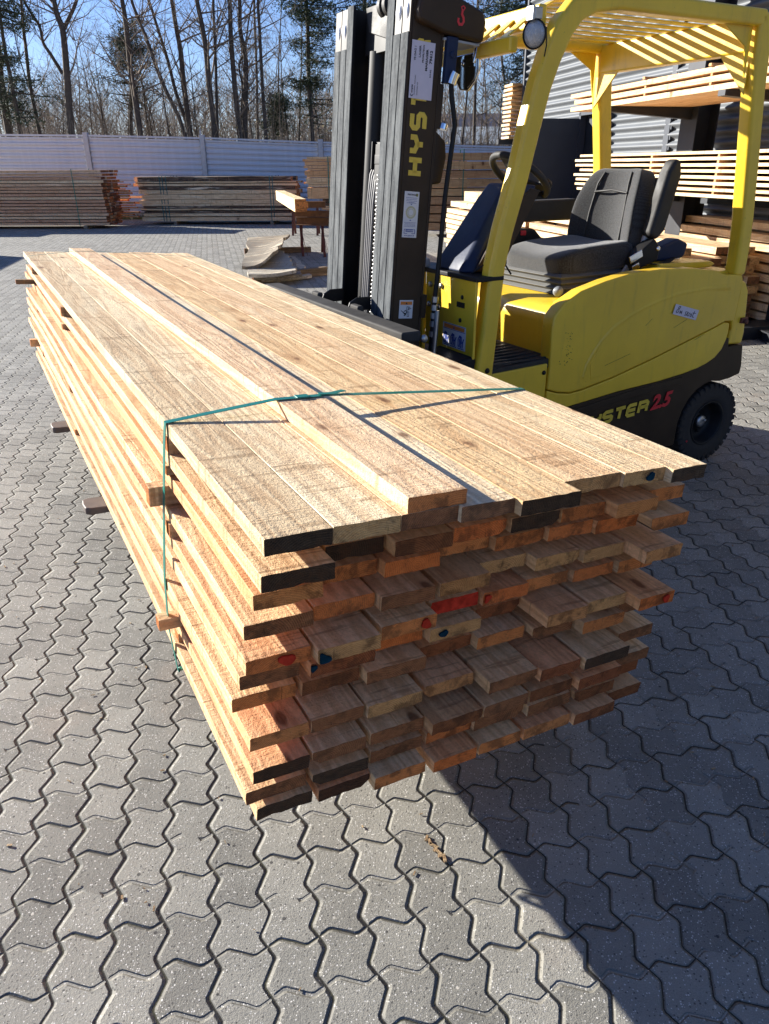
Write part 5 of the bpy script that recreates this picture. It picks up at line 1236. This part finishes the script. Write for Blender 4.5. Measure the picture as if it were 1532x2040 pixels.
# lettering on the mast side. letters: polylines in a cell 0..1 x 0..1
LET = {'H': [[(0,0),(0,1)],[(1,0),(1,1)],[(0,.5),(1,.5)]], 'Y': [[(0,1),(0,.66),(.12,.48),(.88,.48)],[(1,1),(1,.20),(.85,0),(.35,0)]],
 'S': [[(1,1),(.2,1),(0,.85),(0,.62),(.15,.5),(.85,.5),(1,.38),(1,.15),(.8,0),(0,0)]], 'T': [[(-.05,1),(1.05,1)],[(.5,1),(.5,0)]],
 'E': [[(1,1),(.2,1),(0,.82),(0,.18),(.2,0),(1,0)],[(0,.5),(.95,.5)]], 'R': [[(0,0),(0,1),(.8,1),(1,.82),(1,.64),(.82,.5),(0,.5)],[(.72,.5),(.95,.34),(1,0)]],
 'y': [[(0,1),(0,.62),(.5,.42),(1,.62),(1,1)],[(.5,.45),(.5,0)]]}
def lettering(s, M, cw_, chh, gap, stroke, name, mat, parent, shear=0.):
    g = G(); x = 0
    for ch_ in s:
        for pl_ in LET[ch_]:
            g.ribbon([(x + (px*(cw_-stroke)+stroke/2) + shear*py*chh, stroke/2 + py*(chh-stroke)) for px, py in pl_], stroke, M, th=.0012)
        x += cw_+gap
    return g.obj(name, mat, parent)
MS = lambda x, z: frame(Z, Vector((-1,0,0)), Vector((0,-1,0)), Vector((x,.2212,z)))      # text runs up the mast
lettering('HySTER', MS(.106, 1.520), .068, .078, .014, .0195, 'maker_name', YELT, mast)
lb = decal(mast, MS(.118, 1.795) @ Matrix.Translation((0,0,.0016)), .195, .104, PAPER, 'rental_label')
def tx(s, x, y, sz, p=lb, mat=INK, **k): text('lettering', s, sz, mat, Matrix.Translation((x, y, .0010)), p, **k)
tx("VS DAG 1", .128, .084, .0115, offset=.0003); tx("LAGER", .140, .063, .0115, offset=.0003, sx=1.15); tx("PROFILTECH", .124, .048, .0095, offset=.0003, sx=1.1)
tx("MARIAGER", .098, .030, .0125, offset=.0005, sx=1.2); tx("79412", .124, .0105, .0155, offset=.0006, sx=1.15); tx("815 KG", .078, .0105, .0085, offset=.0002)
tx("omplet", .018, .089, .010, offset=.0003); tx("TA.ORDRE  7630-04461", .012, .078, .0068); tx("DANMARK A/S", .012, .066, .0068)
g = G(); g.ribbon([(.014,.097),(.008,.094),(.008,.089),(.014,.088)], .0022, Matrix.Translation((0,0,.001))); g.obj('logo', INK, lb)
# second label: horizontal text
MH = lambda x, z, y=.2212: frame(Vector((1,0,0)), Z, Vector((0,-1,0)), Vector((x,y,z)))
l2 = decal(mast, MH(.028, 1.283) @ Matrix.Translation((0,0,.0004)), .070, .178, PAPW, 'inspection_label')
g = G(); g.lathe([(.0245,.0009),(.0245,.0013),(.017,.0013),(.017,.0009)], (.035,.098,0), (0,0,1), 36, smooth=False); g.lathe([(.0145,.0009),(.0145,.0013),(.012,.0013),(.012,.0009)], (.035,.098,0), (0,0,1), 30, smooth=False); g.obj('dial', simple('pale_yellow_ink', (.50,.48,.30), .6), l2)
g = G(); g.prism([(.030,.131),(.040,.131),(.035,.126)], .0009, .0013, 'z'); g.prism([(.030,.066),(.040,.066),(.035,.071)], .0009, .0013, 'z')
for yy, x0, x1 in ((.153,.008,.062),(.147,.010,.060),(.141,.008,.061),(.136,.022,.048),(.1335,.012,.058),(.058,.006,.064),(.053,.010,.060),(.048,.008,.062),(.043,.006,.062)):
    x = x0
    while x < x1: l_ = random.uniform(.003,.008); g.box(x, min(x+l_, x1), yy, yy+.0014, .0009, .0012); x += l_+.0012
g.obj('small_print', INKB, l2)
tx("PRISTINGIA", .014, .163, .0085, l2, INK, offset=.0002); g = G(); g.box(.054,.064,.160,.171,.0009,.0013); g.obj('logo', simple('olive_ink', (.22,.22,.06), .6), l2)
g = G(); g.box(.016,.052,.022,.033,.0009,.0013); g.ribbon([(.013,.034),(.009,.030),(.009,.016),(.024,.016)], .002, Matrix.Translation((0,0,.0009))); g.ribbon([(.055,.034),(.060,.030),(.060,.016),(.045,.016)], .002, Matrix.Translation((0,0,.0009))); bb = g.obj('logo', INKB, l2)
text('lettering', "GAFSAM", .0085, PAPW, Matrix.Translation((.0185, .0245, .0015)), l2, offset=.0002)
tx("www.gafsam.dk", .010, .0055, .0078, l2, INKB)
l3 = decal(mast, MH(.040, .950) @ Matrix.Translation((0,0,.0004)), .068, .078, PAPW, 'warning_label')
g = G(); g.box(.005,.063,.058,.072,.0009,.0013); g.obj('orange_band', ORL, l3)
g = G(); I = Matrix.Translation((0,0,.0009)); g.prism([(.030,.060),(.040,.060),(.035,.069)], .0014, .0017, 'z')
for k in range(5): g.ribbon([(.010+.004*k,.034-.003*k),(.020+.003*k,.026-.001*k),(.030,.016)], .0022, I)
g.ribbon([(.038,.050),(.038,.036),(.046,.036),(.046,.050),(.038,.050)], .0018, I); g.ribbon([(.052,.050),(.048,.038),(.060,.044)], .002, I); g.ribbon([(.042,.028),(.042,.008),(.050,.008),(.050,.028),(.042,.028)], .0018, I); g.ribbon([(.024,.030),(.034,.034),(.040,.030),(.032,.014),(.026,.012)], .0035, I)
g.obj('pictogram', INK, l3)
# chassis lettering, rising slightly towards the rear
CM = Matrix.Translation((0,-.0012,0)) @ frame(Vector((cos(.068),0,sin(.068))), Vector((-sin(.068),0,cos(.068))), Vector((0,-1,0)), Vector((-1.000,.000,.340)))
lettering('HySTER', CM, .0755, .071, .006, .0185, 'maker_name', YELT, cha, shear=.16)
text('capacity_mark', "2.5", .104, REDT, CM @ Matrix.Translation((.505,.006,.0)), cha, shear=.32, offset=.0042, ex=.0008, sx=1.08)
# hand-written note
NM = frame(Vector((cos(-.26),0,sin(-.26))), Vector((sin(.26),0,cos(.26))), Vector((0,-1,0)), Vector((-.449,-.0075,.872)))
nt_ = decal(fk, NM, .182, .050, PAPER, 'note')
g = G(); I = Matrix.Translation((0,0,.0009))
for pl_ in ([(.040,.044),(.030,.042),(.026,.036),(.034,.028),(.036,.018),(.026,.010),(.018,.016),(.026,.028),(.038,.036),(.040,.044)], [(.044,.010),(.048,.024),(.053,.014),(.059,.025),(.062,.010)],
    [(.096,.028),(.088,.026),(.088,.020),(.094,.016),(.092,.009),(.084,.010)], [(.100,.008),(.103,.030)], [(.112,.028),(.102,.018),(.113,.008)], [(.116,.008),(.118,.024),(.125,.026)], [(.133,.024),(.127,.018),(.130,.009),(.137,.012),(.138,.020),(.133,.024)], [(.152,.040),(.146,.014),(.152,.009),(.160,.012)], [(.140,.030),(.166,.031)]):
    g.ribbon(pl_, .0028, I)
g.obj('handwriting', INK, nt_)

# --- carriage and forks
g = G(); g.box(-2.125,-2.04,-.22,1.26,.945,.985); g.box(-2.10,-2.06,-.20,1.24,.80,.945)
g.box(-2.10,-2.06,-.20,1.24,.42,.52); g.box(-2.05,-2.02,.30,.38,.40,1.0); g.box(-2.05,-2.02,.73,.81,.40,1.0)
ca = g.obj('carriage', simple('carriage_steel', (.055, .052, .048), .75, var=.4, scale=14, bump=.3, **{'Specular IOR Level': .15}), fk, bevel=.008, seg=3)
for y in (.405,.700):
    g = G(); g.prism([(-2.05,.96),(-2.035,1.0),(-2.0,1.018),(-1.93,1.018),(-1.93,.96)], y-.012 if y > .5 else y, y if y > .5 else y+.012)
    g.obj('carriage_bracket', BLK, ca, bevel=.004)
g = G(); g.lathe([(0,0),(.016,0),(.012,.010),(0,.010)], (-2.03,-.222,.955), (0,-1,0), 12); g.obj('bolt', STEEL, ca)
forkM = fk.matrix_world.inverted()
for s_ in (-1.87, -2.93):
    g = G(); 
    prof = [(-.070,-.042),(-.074,0),(-.070,.042),(-.050,.055),(.20,.060),(1.10,.060),(1.10,-.060),(.20,-.060),(-.050,-.055)]
    g.prism(prof, -.726, -.695, 'z')
    g2 = G(); g.v = [tuple(SP(s_+v[1], v[0], v[2]+(.014*(1 if v[0] > .1 else .0) if v[2] < -.72 else 0))) for v in g.v]
    o = g.obj('fork', FORK, ca, bevel=.006, seg=2); o.matrix_parent_inverse = (fk.matrix_world @ ca.matrix_local).inverted() if False else forkM
# --- wheels
def wheel(name, c, r, w_, mats, parent, near=True, steer=0.):
    e = 1 if near else -1; M = Matrix.Translation(c) @ Matrix.Rotation(steer, 4, 'Z')
    A = Vector((0,-e,0)); g = G()
    g.lathe([(r*.55,-w_/2),(r*.80,-w_/2),(r*.95,-w_*.46),(r*.985,-w_*.36),(r*.985,w_*.36),(r*.95,w_*.46),(r*.86,w_*.5),(r*.80,w_*.485),(r*.74,w_*.5),(r*.60,w_*.49),(r*.55,w_*.44)], (0,0,0), A, 64)
    nb = 34
    for k in range(nb):
        a = 2*pi*k/nb; rd = Vector((cos(a),0,sin(a))); tg = Vector((-sin(a),0,cos(a)))
        for s_ in (-1, 1):
            g.obox(rd*(r*.968) + Vector((0,s_*w_*.31,0)), tg*r*.115, Vector((0,1,0))*w_*.34, rd*r*.075)
            g.obox(rd*(r*.925) + Vector((0,s_*w_*.475,0)), tg*r*.105, Vector((0,1,0))*w_*.05, rd*r*.10)
        g.obox(Vector((cos(a+.09),0,sin(a+.09)))*(r*.966), Vector((-sin(a+.09),0,cos(a+.09)))*r*.10, Vector((0,1,0))*w_*.26, rd*r*.07)
    t = g.obj(name, RUB, parent, M=M)
    g = G(); g.lathe([(r*.555,w_*.44),(r*.56,w_*.485),(r*.53,w_*.485),(r*.50,w_*.42),(r*.48,w_*.10),(r*.42,.0),(r*.20,-.0),(r*.17,w_*.12),(0,w_*.12)], (0,0,0), A, 48)
    for k in range(5):
        a = 2*pi*k/5; g.lathe([(0,0),(.010,0),(.009,.014),(0,.014)], (cos(a)*r*.31,0,sin(a)*r*.31), A, 8)
    g.obj('rim', BLK, t)
    g = G(); g.lathe([(0,w_*.12),(r*.155,w_*.12),(r*.15,w_*.24),(r*.09,w_*.27),(0,w_*.27)], (0,0,0), A, 20); g.lathe([(0,0),(.007,0),(.007,.012),(0,.012)], (.012,-e*w_*.27,.008), A, 6); g.obj('hub', STEEL, t)
    g = G(); g.lathe([(0,0),(.006,0),(.006,.002),(0,.002)], (-r*.66,-e*w_*.495,-r*.36), A, 10); g.obj('valve_mark', REDT, t)
    return t
wheel('rear_wheel', (-.012,.088,.226), .226, .165, None, fk, True, radians(0))
wheel('rear_wheel', (-.012,WT-.088,.226), .226, .165, None, fk, False)
wheel('front_wheel', (-1.70,.115,.27), .268, .20, None, fk, True)
wheel('front_wheel', (-1.70,WT-.115,.27), .268, .20, None, fk, False)

# far wood behind the rows of trees: one mass of stems and twigs
random.seed(77); g = G()
for i in range(210):
    Y = random.uniform(43, 95); x = random.uniform(-.56*Y, .06*Y) if random.random() < .9 else random.uniform(.05*Y, .2*Y); h_ = random.uniform(.045, .10)*Y+1.2; r_ = random.uniform(.03, .10)
    P = [Vector((x, Y, 0))]; d = Vector((random.gauss(0,.05), 0, 1))
    for k in range(5): d = (d+Vector((random.gauss(0,.06), random.gauss(0,.05), 0))).normalized(); P.append(P[-1]+d*h_/5)
    g.tube(P, [r_*(1-.17*k) for k in range(6)], 3, cap=False)
    for k in range(26):
        i_ = random.randint(1, 4); a = P[i_].lerp(P[i_+1], random.random()); az = random.uniform(0, 6.28); L = random.uniform(.8, 2.6); m1 = a + Vector((cos(az)*L*.5, sin(az)*L*.4, L*.35)); e_ = m1 + Vector((cos(az)*L*.3+random.gauss(0,.2), 0, L*.5))
        g.tube([a, m1, e_], [r_*.32, r_*.2, .008], 3, cap=False)
        for q_ in range(2):
            c = m1.lerp(e_, random.random()); g.tube([c, c+Vector((random.gauss(0,.45), random.gauss(0,.4), random.uniform(.1,.7)))], [r_*.13+.004, .004], 3, cap=False)
tag(g.obj('woodland', TWIG, fix=False), 'far bare woodland forming a dense grey brown mass beyond the fence', 'woodland', kind='stuff')

# wood chips, bark crumbs and sawdust lying on the paving round the stack
random.seed(91); g = G()
for i in range(200):
    if i < 130: p = SP(random.uniform(-4.6, .9), random.choice((random.gauss(-.25, .22), random.gauss(1.35, .3))), 0)
    else: p = Vector((random.uniform(-2.2, 2.4), random.uniform(.5, 3.2), 0))
    L = random.uniform(.003, .014); W_ = L*random.uniform(.15, .5); a = random.uniform(0, 6.28); ux = Vector((cos(a), sin(a), random.uniform(-.1, .2))); uy = Vector((-sin(a), cos(a), 0))
    g.obox((p.x, p.y, .0035), ux*L, uy*W_, Z*.0022)
for i in range(7):
    p = gz(850+6*i, 1672+7*i); a = random.uniform(0, 6.28); g.obox((p.x, p.y, .004), Vector((cos(a), sin(a), 0))*.018, Vector((-sin(a), cos(a), 0))*.007, Z*.004)
ch_ = g.obj('wood_chips', WOOD, fix=False); ch_.color = (.45,.40,.34,1); tag(ch_, 'small wood chips and crumbs scattered on the paving round the plank stack', 'wood chips', kind='stuff')
